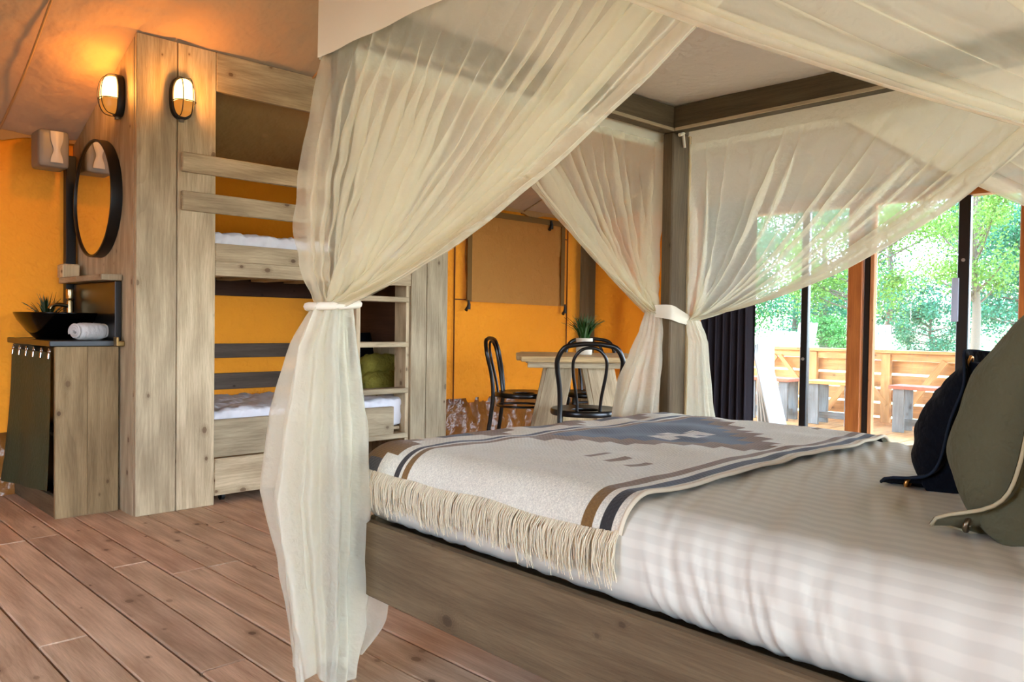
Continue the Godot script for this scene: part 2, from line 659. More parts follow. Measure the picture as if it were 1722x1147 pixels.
func build_door() -> void:
	var d := struct("door_1", Vector3(6.0, 0, 0))
	var blk := mk(Color(0.03, 0.033, 0.04), 0.4)
	var glass := mk(Color(0.95, 1.0, 0.98, 0.04), 0.0)
	glass.transparency = BaseMaterial3D.TRANSPARENCY_ALPHA
	board(d, "header", Vector3(0.03, 1.93, -1.2), Vector3(0.12, 0.10, 5.0), wood_brown)
	board(d, "sill", Vector3(0.03, 0.0, -1.2), Vector3(0.14, 0.05, 5.0), wood_brown)
	for z in [-2.44, -1.33, 0.45]:
		board(d, "post", Vector3(0.02, 0.95, z), Vector3(0.11, 1.90, 0.11), wood_brown, 0.006)
	board(d, "post", Vector3(0.02, 0.95, -3.64), Vector3(0.11, 1.90, 0.08), wood_brown, 0.006)
	var trim := wood_mats([[wood_brown[0].albedo_texture, wood_brown[0].heightmap_texture]], [Color(1.0, 0.80, 0.60)])
	board(d, "post_trim", Vector3(0.0, 0.95, -2.318), Vector3(0.05, 1.90, 0.028), trim)
	for q in [[-2.36, 0.042], [-2.84, 0.058], [-1.72, 0.075], [-3.45, 0.05]]:
		var m := MB.new()
		m.box(Vector3(0.02, 0.95, q[0]), Vector3(0.05, 1.86, q[1]), 0.004)
		part("sash_frame", m, blk, d)
	for q in [[-3.42, -2.87], [-2.81, -2.5], [-2.30, -1.76], [-1.68, -1.39], [-1.27, 0.4]]:
		var m := MB.new()
		m.box(Vector3(0.02, 0.95, (q[0] + q[1]) * 0.5), Vector3(0.006, 1.86, q[1] - q[0]), 0.001)
		part("pane", m, glass, d)
	var hp := MB.new()
	hp.box(Vector3(-0.012, 1.17, -1.765), Vector3(0.012, 0.30, 0.045), 0.003)
	part("handle", hp, mk(Color(0.72, 0.76, 0.84), 0.4), d)
	for q in [Vector3(-0.008, 0.72, -2.84), Vector3(-0.008, 1.44, -1.72)]:
		var m := MB.new()
		m.tube(PackedVector3Array([q, q + Vector3(-0.008, 0, 0)]), 0.012, 10)
		part("screw", m, mk(Color(0.7, 0.7, 0.7), 0.3, 0.8), d)
	# dark blackout curtain drawn to the left of the glass
	var t := thing("door_curtain", "dark charcoal floor-length curtain gathered at the left side of the glass doors", "curtain", Vector3(5.86, 0, -3.44))
	var cm := cloth(Color(0.17, 0.145, 0.165), 0.0)
	cm.roughness = 0.6
	var c := MB.new()
	c.grid(func(a: float, b: float) -> Vector3:
		var z := (a - 0.5) * 0.50
		var ph := a * TAU * 7.5 + 0.4 * sin(b * 2.0 + a * 5.0)
		return Vector3(0.045 * sin(ph), 0.02 + b * 1.93, z + 0.014 * sin(ph * 2.0 + 0.6)), 260, 24)
	part("cloth_panel", c, cm, t)
	var rod := MB.new()
	rod.tube(PackedVector3Array([Vector3(0, 1.965, -0.28), Vector3(0, 1.965, 3.2)]), 0.012, 10)
	part("rail", rod, blk, t)

func build_deck() -> void:
	var dk := struct("trim_1")
	var k := 0
	while k < 34:
		var z := -8.0 + k * 0.3
		board(dk, "deck_plank", Vector3(7.85, -0.115, z), Vector3(3.5, 0.03, 0.29), wood_deck, 0.004)
		k += 1
	# railing
	var r := thing("deck_railing", "long pine deck railing with wide slats and diagonal braces outside the glass", "railing", Vector3(9.4, -0.1, -3.2))
	board(r, "top_rail", Vector3(0.02, 0.81, 0), Vector3(0.20, 0.035, 11.0), wood_deck)
	board(r, "beam", Vector3(0.0, 0.75, 0), Vector3(0.06, 0.08, 11.0), wood_deck)
	for i in 5:
		board(r, "slat", Vector3(0.05, 0.635 - i * 0.166, 0), Vector3(0.025, 0.140, 11.0), wood_deck)
	for z in [-4.0, -2.2, -1.108, -0.256, 1.0, 2.2]:
		board(r, "post", Vector3(-0.02, 0.39, z), Vector3(0.07, 0.78, 0.10), wood_deck)
		bar(r, "brace", Vector3(-0.05, 0.10, z + 0.18), Vector3(-0.05, 0.72, z + 0.62), 0.07, 0.03, wood_deck, Vector3.LEFT)
		bar(r, "brace", Vector3(-0.05, 0.72, z - 0.42), Vector3(-0.05, 0.20, z + 0.02), 0.05, 0.03, wood_deck, Vector3.LEFT)
	# stools
	var redtop := wood_mats([[wood_brown[0].albedo_texture, wood_brown[0].heightmap_texture]], [Color(0.95, 0.60, 0.48)])
	var yeltop := wood_mats([[wood_brown[0].albedo_texture, wood_brown[0].heightmap_texture]], [Color(1.0, 0.85, 0.55)])
	var labels := ["grey-legged wooden stool with a brown top, furthest left, beside the white panel on the deck", "grey-legged wooden stool with a yellow-edged top left of the orange door post", "grey-legged wooden stool with a reddish top right of the orange door post"]
	var zs := [-4.50, -3.74, -2.84]
	for i in 3:
		var t := thing("deck_stool", labels[i], "stool", Vector3(8.72, -0.1, zs[i]), 0.0, "stools along the deck railing")
		board(t, "top", Vector3(0, 0.465, 0), Vector3(0.34, 0.035, 0.58), yeltop if i == 1 else redtop)
		for sx in [-1, 1]:
			for sz in [-1, 1]:
				board(t, "leg", Vector3(0.12 * sx, 0.224, 0.20 * sz), Vector3(0.035, 0.447, 0.11), wood_stool)
		board(t, "stretcher", Vector3(0, 0.10, 0), Vector3(0.05, 0.07, 0.5), wood_stool)
	# white folded panel leaning by the door
	var wp := thing("folded_screen", "white folded screen panel leaning just outside the glass beside the dark curtain", "screen", Vector3(6.55, -0.1, -3.36))
	var wm := mk(Color(0.66, 0.67, 0.66), 0.6)
	for i in 4:
		var b := MB.new()
		b.box(Vector3.ZERO, Vector3(0.30, 0.92, 0.012), 0.003)
		var o := part("panel", b, wm, wp)
		o.transform = Transform3D(Basis(Vector3.RIGHT, deg_to_rad(-15.0 + i * 4.5)), Vector3(0.02 * i, 0.455, -0.025 - i * 0.028))
	# awning over the deck (above the frame)
	var aw := struct("trim_2")
	var a := MB.new()
	a.box(Vector3.ZERO, Vector3(3.9, 0.02, 12.0), 0.004)
	var ao := part("awning", a, tan_canvas(), aw)
	ao.transform = Transform3D(Basis(Vector3.BACK, deg_to_rad(0.0)), Vector3(8.05, 2.75, -2.2))

# ---------------------------------------------------------------- bunk bed
func build_bunk() -> void:
	var b := thing("bunk_bed", "tall built-in bunk bed of weathered scaffold planks with guard rails and ladder steps", "bunk bed", Vector3(1.395, 0, -4.009))
	var W := 1.955
	# side wall of vertical planks following the tent roof, at both ends
	for e in 2:
		for i in 5:
			var z1 := -0.03 - i * 0.1925
			var z0 := z1 - 0.190
			var m := MB.new()
			var t1 := 2.339 + 0.404 * z1 - 0.01
			var t0 := 2.339 + 0.404 * z0 - 0.01
			var x0 := 0.0 if e == 0 else W - 0.03
			m.prism_x([Vector2(z0, 0.0), Vector2(z1, 0.0), Vector2(z1, t1), Vector2(z0, t0)], x0, x0 + 0.03, 0.02, rng.randf())
			part("side_plank", m, pick(wood_grey), b)
	# front uprights
	for q in [[0.0985, 0.196], [0.2965, 0.197], [W - 0.0865, 0.173], [W - 0.236, 0.124]]:
		var H := 2.335
		board(b, "front_plank", Vector3(q[0], H * 0.5, -0.0145), Vector3(q[1] - 0.003, H, 0.029), wood_grey, 0.003)
	board(b, "ladder_upright", Vector3(1.268, 0.68, -0.06), Vector3(0.03, 1.36, 0.12), wood_grey)
	board(b, "ladder_upright", Vector3(W - 0.312, 1.17, -0.075), Vector3(0.028, 2.33, 0.12), wood_grey)
	# top rail
	board(b, "top_board", Vector3(0.395 + 0.63, 2.236, -0.0145), Vector3(1.26, 0.197, 0.029), wood_grey)
	# guard rails
	for y in [1.748, 1.556]:
		board(b, "guard_rail", Vector3(0.212 + 0.52, y, 0.0145), Vector3(1.04, 0.096, 0.028), wood_grey, 0.004)
	# upper bed front (two boards), slats, lower bed front, drawer front
	board(b, "bed_board", Vector3(0.395 + 0.63, 1.312, -0.0145), Vector3(1.26, 0.092, 0.029), wood_grey)
	board(b, "bed_board", Vector3(0.395 + 0.63, 1.228, -0.0145), Vector3(1.26, 0.075, 0.029), wood_grey)
	board(b, "bed_board", Vector3(0.395 + 0.575, 0.342, -0.03), Vector3(1.15, 0.196, 0.029), wood_grey)
	board(b, "bed_board", Vector3(1.60, 0.342, -0.18), Vector3(0.26, 0.196, 0.029), wood_grey)
	board(b, "drawer_front", Vector3(0.395 + 0.43, 0.142, -0.02), Vector3(0.855, 0.192, 0.029), wood_grey, 0.004)
	board(b, "drawer_side", Vector3(0.42, 0.13, -0.45), Vector3(0.02, 0.15, 0.8), wood_grey)
	board(b, "drawer_side", Vector3(1.22, 0.13, -0.45), Vector3(0.02, 0.15, 0.8), wood_grey)
	for x in [0.47, 1.15]:
		var wh := MB.new()
		wh.tube(PackedVector3Array([Vector3(x, 0.025, -0.10), Vector3(x + 0.02, 0.025, -0.10)]), 0.025, 14)
		part("castor", wh, mk(Color(0.03, 0.03, 0.03), 0.5), b)
	for i in 8:
		board(b, "bed_slat", Vector3(0.16 + i * 0.235, 1.225, -0.50), Vector3(0.10, 0.02, 0.88), wood_grey)
		board(b, "bed_slat", Vector3(0.16 + i * 0.235, 0.30, -0.50), Vector3(0.10, 0.02, 0.88), wood_grey)
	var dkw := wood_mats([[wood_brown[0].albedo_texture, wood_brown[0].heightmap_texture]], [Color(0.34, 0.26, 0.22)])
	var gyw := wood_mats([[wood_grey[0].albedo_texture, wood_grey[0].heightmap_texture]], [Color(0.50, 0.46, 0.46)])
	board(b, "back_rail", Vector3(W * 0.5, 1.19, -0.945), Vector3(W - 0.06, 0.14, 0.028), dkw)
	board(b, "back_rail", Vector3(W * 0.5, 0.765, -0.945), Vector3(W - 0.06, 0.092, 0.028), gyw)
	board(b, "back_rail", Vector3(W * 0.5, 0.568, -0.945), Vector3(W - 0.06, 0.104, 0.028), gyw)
	# second canvas layer behind and over the upper berth, of the same cloth as the wall and the roof
	var lin := MB.new()
	lin.grid(func(a: float, q: float) -> Vector3:
		return Vector3(0.03 + a * (W - 0.06), 1.25 + q * 0.68, -0.955 + 0.01 * sin(a * 14.0) * q), 40, 8)
	part("lining", lin, cloth(Color(0.93, 0.57, 0.12), 0.0, bump_wrinkle, 0.9, 1.1), b)
	var lr := MB.new()
	lr.grid(func(a: float, q: float) -> Vector3:
		return Vector3(0.03 + a * (W - 0.06), lerpf(1.92, 2.285, q) - 0.03 * sin(PI * q), -0.95 + q * 0.90), 30, 12)
	part("lining", lr, cloth(Color(0.70, 0.55, 0.36), 0.0, bump_wrinkle, 1.2, 0.9), b)
	# ladder steps
	for y in [1.105, 0.825, 0.537, 0.255]:
		board(b, "ladder_step", Vector3(1.268 + 0.19, y, -0.055), Vector3(0.378, 0.032, 0.10), wood_grey, 0.004)
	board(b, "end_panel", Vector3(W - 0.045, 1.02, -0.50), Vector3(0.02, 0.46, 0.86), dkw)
	# mattresses
	for e in [[1.37, 0.10, "white mattress with rumpled sheet on the upper bunk", 0.94], [0.45, 0.07, "white mattress with rumpled sheet on the lower bunk", 0.94]]:
		var t := thing("bunk_mattress", e[2], "mattress", Vector3(1.395 + 0.035, e[0] - 0.135, -4.01 - 0.90), 0.0, "bunk mattresses")
		var m := MB.new()
		var hh: float = 0.19 if e[1] > 0.08 else 0.17
		soft_box(m, Vector3(W - 0.07, hh, 0.845), 0.035, func(p: Vector3, nn: Vector3) -> float:
			return 0.012 * noise.get_noise_3d(p.x * 9.0, p.y * 14.0 + e[0] * 10.0, p.z * 9.0) + 0.006 * noise.get_noise_3d(p.x * 28.0, p.y * 30.0, p.z * 12.0), 150, 10, 50)
		part("sheet", m, cloth(Color(0.86, 0.85, 0.86), 0.0), t)
	# yellow-green rolled quilt and dark cushion at the far end of the lower berth
	var q := thing("rolled_quilt", "olive yellow quilt rolled up at the ladder end of the lower bunk", "quilt", Vector3(3.12, 0.468, -4.40))
	var qm := cloth(Color(0.52, 0.48, 0.20), 0.0, bump_cloth, 0.8, 4.0)
	for r in [[Vector3(0, 0.085, 0.02), 0.085, 0.36], [Vector3(0.02, 0.20, -0.05), 0.08, 0.34], [Vector3(0.0, 0.10, -0.13), 0.09, 0.35]]:
		var m := MB.new()
		m.grid(func(a: float, tt: float) -> Vector3:
			var ang := a * TAU
			var cap := pow(maxf(0.0, 1.0 - pow(absf(tt * 2.0 - 1.0), 6.0)), 0.5)
			var rr: float = r[1] * cap * (1.0 + 0.10 * noise.get_noise_3d(cos(ang) * 2.0, sin(ang) * 2.0, tt * 6.0))
			return r[0] + Vector3((tt - 0.5) * r[2], sin(ang) * rr, cos(ang) * rr * 1.1), 40, 30, 1, 1, false, true)
		part("roll", m, qm, q)
	var cu := thing("bunk_cushion", "dark navy cushion behind the rolled olive quilt on the lower bunk", "cushion", Vector3(3.10, 0.475, -4.74))
	var cmh := MB.new()
	pillow_shape(cmh, 0.36, 0.40, 0.08)
	var co := part("cover", cmh, cloth(Color(0.05, 0.055, 0.08), 0.0), cu)
	co.transform = Transform3D(Basis(Vector3.RIGHT, -0.25), Vector3(0, 0.22, 0))

	# bulkhead lamps
	wall_lamp(Vector3(1.603, 2.056, -4.009), 0.0, "black bulkhead lamp with lit caged glass on the front planks of the bunk")
	wall_lamp(Vector3(1.395, 2.062, -4.205), -PI / 2, "black bulkhead lamp with lit caged glass on the bunk's side wall above the round mirror")

func soft_box(m: MB, size: Vector3, r: float, disp: Callable, nx: int, ny: int, nz: int) -> void:
	# a rounded box from y = 0 up, corner at the origin
	var c := size * 0.5
	var fs := [[0, 1, 2], [0, -1, 2], [1, 1, 0], [1, -1, 0], [2, 1, 1], [2, -1, 1]]
	for f in fs:
		var ax: int = f[0]
		var sg: float = f[1]
		var b := (ax + 1) % 3
		var d := (ax + 2) % 3
		var cnt := [nx, ny, nz]
		m.grid(func(u: float, v: float) -> Vector3:
			var p := Vector3.ZERO
			p[ax] = c[ax] * sg
			p[b] = (u * 2.0 - 1.0) * c[b]
			p[d] = (v * 2.0 - 1.0) * c[d]
			var q := Vector3(clampf(p.x, -c.x + r, c.x - r), clampf(p.y, -c.y + r, c.y - r), clampf(p.z, -c.z + r, c.z - r))
			var nn := (p - q).normalized()
			var o := q + nn * r + c
			return o + nn * disp.call(o, nn), cnt[b], cnt[d], size[b], size[d], sg < 0)

func pillow_shape(m: MB, w: float, h: float, t: float, wr := 0.01, sagb := 0.0) -> void:
	for sg in [1.0, -1.0]:
		m.grid(func(u: float, v: float) -> Vector3:
			var a := u * 2.0 - 1.0
			var b := v * 2.0 - 1.0
			a = signf(a) * (1.0 - pow(1.0 - absf(a), 1.4))
			b = signf(b) * (1.0 - pow(1.0 - absf(b), 1.4))
			var e := pow(maxf(0.0, (1.0 - a * a) * (1.0 - b * b)), 0.38)
			var pin := 1.0 - 0.06 * (1.0 - absf(a)) * absf(b) - 0.06 * (1.0 - absf(b)) * absf(a)
			var z: float = sg * (t * e * (1.0 - sagb * b) + wr * e * noise.get_noise_3d(a * 2.5, b * 2.5 + sg * 7.0, t * 30.0))
			return Vector3(a * w * 0.5 * pin, b * h * 0.5 * pin, z), 44, 44, 1, 1, sg < 0)

func wall_lamp(at: Vector3, turn: float, label: String) -> void:
	# mounted on a plane facing +z before the turn
	var t := thing("wall_lamp", label, "wall lamp", at, turn, "bulkhead lamps on the bunk")
	var blk := mk(Color(0.03, 0.03, 0.032), 0.45)
	var oval := func(rx: float, ry: float, z: float, e := 2.6) -> PackedVector3Array:
		var p := PackedVector3Array()
		for i in 40:
			var a := TAU * i / 40.0
			p.append(Vector3(signf(cos(a)) * pow(absf(cos(a)), 2.0 / e) * rx, signf(sin(a)) * pow(absf(sin(a)), 2.0 / e) * ry, z))
		return p
	var base := MB.new()
	var rings := [oval.call(0.052, 0.100, 0.0), oval.call(0.056, 0.104, 0.006), oval.call(0.056, 0.104, 0.030), oval.call(0.050, 0.098, 0.036), oval.call(0.001, 0.001, 0.036)]
	base.grid(func(a: float, b: float) -> Vector3:
		return rings[int(round(b * 4))][int(round(a * 40)) % 40], 40, 4, 1, 1, false, true)
	part("base", base, blk, t)
	var gl := mk(Color(1, 0.9, 0.7), 0.3)
	gl.emission_enabled = true
	gl.emission = Color(1.0, 0.80, 0.48)
	gl.emission_energy_multiplier = 2.2
	var amber := mk(Color(0.75, 0.52, 0.25), 0.3)
	amber.emission_enabled = true
	amber.emission = Color(0.80, 0.50, 0.18)
	amber.emission_energy_multiplier = 0.35
	for h in 2:
		var d := MB.new()
		d.grid(func(a: float, b: float) -> Vector3:
			var th := lerpf(-0.16, PI + 0.16, a) if h == 0 else lerpf(PI + 0.16, TAU - 0.16, a)
			var f := pow(cos(b * PI * 0.5), 0.45)
			var e := 2.0 / 2.6
			return Vector3(signf(cos(th)) * pow(absf(cos(th)), e) * 0.045 * f, signf(sin(th)) * pow(absf(sin(th)), e) * 0.092 * f - 0.024 * (1.0 - f), 0.034 + 0.062 * pow(sin(b * PI * 0.5), 0.7)), 32, 14)
		part("glass_shade" if h == 0 else "amber_shade", d, gl if h == 0 else amber, t)
	var cage := MB.new()
	for x in [-0.024, 0.024]:
		var p := []
		for i in 11:
			var a := PI * i / 10.0
			p.append(Vector3(x, -0.098 * cos(a), 0.034 + 0.070 * pow(sin(a), 0.6)))
		cage.tube(smooth_path(p, 3), 0.0022, 6)
	var hp := []
	for i in 9:
		var a := PI * i / 8.0
		hp.append(Vector3(-0.054 * cos(a), -0.022, 0.034 + 0.070 * pow(sin(a), 0.6)))
	cage.tube(smooth_path(hp, 3), 0.0022, 6)
	part("cage", cage, blk, t)
	var cap := MB.new()
	cap.tube(PackedVector3Array([Vector3(0, -0.104, 0.02), Vector3(0, -0.114, 0.02)]), 0.014, 12)
	part("screw_cap", cap, mk(Color(0.5, 0.5, 0.5), 0.3, 0.8), t)
	var l := OmniLight3D.new()
	l.name = "lamp_light"
	l.light_color = Color(1.0, 0.66, 0.30)
	l.light_energy = 0.10
	l.light_size = 0.03
	l.omni_range = 12.0
	l.omni_attenuation = 2.0
	l.shadow_enabled = true
	t.add_child(l)
	l.position = Vector3(0, 0.035, 0.06)

# ---------------------------------------------------------------- four-poster bed
func bed_thing(called: String, label: String, category: String) -> Node3D:
	return thing(called, label, category, BED_AT, deg_to_rad(BED_TURN))

func build_bed() -> void:
	var b := bed_thing("four_poster_bed", "grey-brown wooden four-poster bed with plank rails under the white net canopy", "bed")
	var BB := 1.715
	for q in [[-0.025, -0.025, 0.05, 0.05], [1.4675, -0.025, 0.105, 0.05], [-0.025, 2.025, 0.05, 0.05], [1.4675, 2.025, 0.105, 0.05]]:
		board(b, "post", Vector3(q[0], BB * 0.5, q[1]), Vector3(q[2], BB, q[3]), wood_bed, 0.005)
	board(b, "post_trim", Vector3(1.527, BB * 0.5, -0.02), Vector3(0.012, BB, 0.05), wood_pale)
	board(b, "side_rail", Vector3(0.020, 0.335, 1.0), Vector3(0.03, 0.195, 2.0), wood_bed, 0.004)
	board(b, "side_rail", Vector3(1.40, 0.335, 1.0), Vector3(0.03, 0.195, 2.0), wood_bed, 0.004)
	board(b, "foot_rail", Vector3(0.72, 0.335, 0.016), Vector3(1.33, 0.195, 0.03), wood_bed, 0.004)
	board(b, "head_board", Vector3(0.72, 0.62, 2.03), Vector3(1.33, 0.75, 0.03), wood_bed, 0.004)
	for i in 13:
		board(b, "slat", Vector3(0.72, 0.389, 0.12 + i * 0.15), Vector3(1.19, 0.02, 0.08), wood_bed)
	board(b, "slat_ledge", Vector3(0.080, 0.390, 1.0), Vector3(0.088, 0.03, 1.96), wood_bed)
	board(b, "leg", Vector3(0.12, 0.12, 1.0), Vector3(0.07, 0.24, 0.07), wood_bed)
	# canopy frame
	board(b, "foot_beam", Vector3(0.735, BB + 0.048, -0.025), Vector3(1.57, 0.096, 0.05), wood_bed, 0.003)
	board(b, "side_beam", Vector3(1.44, BB + 0.048, 1.0), Vector3(0.05, 0.096, 2.0), wood_bed, 0.003)
	board(b, "side_beam", Vector3(-0.025, BB + 0.048, 1.0), Vector3(0.05, 0.096, 2.0), wood_bed, 0.003)
	board(b, "head_beam", Vector3(0.735, BB + 0.048, 2.025), Vector3(1.57, 0.096, 0.05), wood_bed, 0.003)
	board(b, "ledge", Vector3(0.735, BB + 0.006, 0.003), Vector3(1.36, 0.012, 0.006), wood_grey, 0.001)
	board(b, "ledge", Vector3(1.412, BB + 0.006, 1.0), Vector3(0.006, 0.012, 1.98), wood_grey, 0.001)

	# mattress with satin-stripe sheet
	var mt := bed_thing("bed_mattress", "thick bed mattress in a white satin-stripe fitted sheet on the four-poster", "mattress")
	var im := Image.create(512, 8, false, Image.FORMAT_RGB8)
	for x in 512:
		var s := fmod(x / 512.0 * 40.0, 1.0)
		var v := 1.0 if s < 0.5 else 0.968
		for y in 8: im.set_pixel(x, y, Color(v, v, v))
	var sheet := cloth(Color(0.845, 0.825, 0.765), 0.0)
	sheet.albedo_texture = ImageTexture.create_from_image(im)
	sheet.roughness = 0.7
	var m := MB.new()
	var msz := Vector3(1.37, 0.205, 2.03)
	soft_box(m, msz, 0.075, func(p: Vector3, nn: Vector3) -> float:
		var d := 0.014 * sin(PI * clampf(p.y / 0.205, 0.0, 1.0)) * (absf(nn.x) + absf(nn.z))
		# pulled gathers down the side
		var g := exp(-pow((p.z - 1.20) / 0.20, 2.0)) * (0.35 + 0.65 * smoothstep(0.19, 0.08, p.y))
		var gz := p.z + 0.25 * (p.y - 0.1)
		d += g * (0.011 * (0.5 - absf(noise.get_noise_2d(gz * 16.0, p.y * 2.0))) + 0.005 * noise.get_noise_2d(gz * 38.0, p.y * 3.0)) * absf(nn.x)
		d += 0.005 * noise.get_noise_3d(p.x * 4.0, p.y * 5.0, p.z * 14.0) * absf(nn.x) * smoothstep(0.9, 1.1, p.z)
		d += 0.004 * noise.get_noise_3d(p.x * 3.0 + 5.0, 0.0, p.z * 22.0 + p.x * 9.0) * absf(nn.y)
		return d, 150, 30, 300)
	for i in m.v.size(): m.uv[i] = Vector2((m.v[i].x + m.v[i].y) / 1.6, m.v[i].z)
	var mo := part("sheet", m, sheet, mt)
	mo.position = Vector3(0.045, 0.412, -0.035)

	# woven throw
	var th := bed_thing("throw_blanket", "cream woven throw with blue-grey and brown stepped pattern and fringe across the bed foot", "blanket")
	var tm := cloth(Color(1, 1, 1), 0.0)
	tm.albedo_texture = throw_pattern()
	tm.heightmap_enabled = true
	tm.heightmap_texture = weave_tex()
	tm.heightmap_scale = 0.15
	tm.rim_enabled = true
	tm.rim = 0.3
	var tk := MB.new()
	tk.grid(func(u: float, v: float) -> Vector3: return throw_point(u * 1.56, v), 170, 110)
	part("woven_cloth", tk, tm, th)
	for v in [0.0, 1.0]:
		var ed := MB.new()
		var pa := PackedVector3Array()
		for i in 121: pa.append(throw_point(i / 120.0 * 1.56, v) + Vector3(0, -0.004, 0))
		ed.tube(pa, 0.005, 6)
		part("selvedge", ed, cloth(Color(0.82, 0.76, 0.66), 0.0), th)
	var fr := MB.new()
	var tas := 150
	for i in tas:
		var v := (i + 0.5) / tas
		var root := throw_point(0.004, v)
		var nd := 6
		var lean := rng.randf_range(-0.012, 0.012)
		var L := rng.randf_range(0.075, 0.105)
		for k in nd:
			var off := Vector3(rng.randf_range(-0.003, 0.003), 0, rng.randf_range(-0.0028, 0.0028))
			var p := []
			var fl := rng.randf_range(0.8, 1.1) * L
			var sw := rng.randf_range(-0.008, 0.008)
			for j in 6:
				var t := j / 5.0
				var y := root.y - fl * t
				var x := side_x(y) - 0.013 - 0.004 * sin(PI * t)
				x = minf(x, root.x + 0.004) if t < 0.15 else x
				if t == 0.0: x = root.x
				p.append(Vector3(x, y, root.z + lean * t + sw * t * t) + off * (1.0 + t * 1.6) + Vector3(rng.randf_range(-0.0015, 0.0015), 0, rng.randf_range(-0.0018, 0.0018)))
			fr.tube(smooth_path(p, 2), 0.0013, 4, 0.0008, false, false)
	var fo := part("fringe", fr, cloth(Color(0.88, 0.82, 0.70), 0.3), th)
	fo.set_meta("kind", "stuff")

func side_x(y: float) -> float:
	# near face of the mattress (bed frame coordinates) at height y
	var q := y - 0.408
	var bulge := 0.014 * sin(PI * clampf(q / 0.205, 0.0, 1.0))
	if q > 0.13:
		var e := clampf((q - 0.13) / 0.075, 0.0, 1.0)
		return 0.045 + 0.075 * (1.0 - sqrt(1.0 - e * e)) - bulge
	return 0.045 - bulge

func throw_point(s: float, v: float) -> Vector3:
	var z := -0.050 + v * 0.935 + 0.012 * noise.get_noise_2d(s * 2.2, v * 1.5) + (0.014 * sin(s * 5.0 + 0.6) if v > 0.5 else 0.0) - 0.05 * smoothstep(0.9, 1.5, s) * v
	var R := 0.092
	var a0 := deg_to_rad(12.0)
	var arc := R * (PI * 0.5 - a0)
	var x := 0.0
	var y := 0.0
	if s < arc:
		var a := a0 + s / R
		x = 0.122 - R * cos(a)
		y = 0.540 + R * sin(a)
	else:
		x = 0.122 + s - arc
		y = 0.540 + R
		if x > 1.345:
			var a := (x - 1.345) / R
			x = 1.345 + R * sin(a)
			y = 0.540 + R * cos(a)
	var zr := z + 0.035
	if zr < 0.07: y -= (0.075 - sqrt(maxf(0.0, 0.075 * 0.075 - pow(0.07 - zr, 2.0)))) * 0.8
	y += 0.0045 * noise.get_noise_2d(s * 5.0 + 3.0, z * 5.0) + 0.002 + (0.004 if v > 0.985 else 0.0)
	return Vector3(x, y, z)

func weave_tex() -> ImageTexture:
	var im := Image.create(512, 512, false, Image.FORMAT_L8)
	for y in 512:
		for x in 512:
			var w := 0.5 + 0.25 * sin(x * TAU / 4.0) * (1.0 if (y / 4) % 2 == 0 else -1.0) + 0.25 * noise.get_noise_2d(x * 0.05, y * 0.6)
			im.set_pixel(x, y, Color(w, w, w))
	return ImageTexture.create_from_image(im)

func throw_pattern() -> ImageTexture:
	var W := 1040
	var H := 600
	var cream := Color(0.90, 0.875, 0.80)
	var brown := Color(0.50, 0.37, 0.20)
	var char := Color(0.22, 0.21, 0.21)
	var blue := Color(0.27, 0.29, 0.33)
	var im := Image.create(W, H, false, Image.FORMAT_RGB8)
	for j in H:
		var z := -0.050 + j * 0.935 / H
		for i in W:
			var x := i * 1.56 / W - 0.02
			var c := cream
			if z < 0.115:
				var row := int((z + 0.05) / 0.058)
				var q := fposmod(x + 0.10, 0.34)
				if row == 0: c = brown if q < 0.17 else char
				elif row == 1: c = (Color(0.33, 0.32, 0.31) if fposmod(x + 0.1, 0.68) < 0.34 else char) if q < 0.12 else (brown if q < 0.27 else cream)
				elif q > 0.14 and q < 0.22: c = brown
			elif z > 0.145 and z < 0.168: c = char
			elif z > 0.180 and z < 0.205: c = brown
			if z > 0.787 and z < 0.815: c = brown
			elif z > 0.835 and z < 0.862: c = char
			elif z > 0.206 and z < 0.775:
				var st := floorf((z - 0.206) / 0.068)
				var left := 0.44 + st * 0.042
				var right := 1.36 - st * 0.062
				if x > left and x < right: c = brown
				if x > left + 0.09 and x < right - 0.09 and z < 0.70: c = blue
				var ax := absf(x - 0.845)
				var az := absf(z - 0.455)
				if (ax < 0.11 and az < 0.022) or (ax < 0.03 and az < 0.085) or (ax > 0.06 and ax < 0.11 and az < 0.05): c = Color(0.86, 0.84, 0.80)
				for k in 3:
					var zc := 0.53 + k * 0.07
					if absf(z - zc) < 0.012 and ((x > 0.32 - k * 0.012 and x < 0.41 - k * 0.012) or (x > 1.35 - k * 0.03 and x < 1.47 - k * 0.03)): c = brown
			var t := 0.93 + 0.10 * noise.get_noise_2d(i * 0.9, j * 0.35) + 0.05 * noise.get_noise_2d(i * 0.12, j * 1.4)
			im.set_pixel(i, j, Color(c.r * t, c.g * t, c.b * t))
	return ImageTexture.create_from_image(im)

# ---------------------------------------------------------------- mosquito net
func bez(a: Vector3, b: Vector3, c: Vector3, t: float) -> Vector3:
	return a * (1 - t) * (1 - t) + b * 2.0 * t * (1 - t) + c * t * t

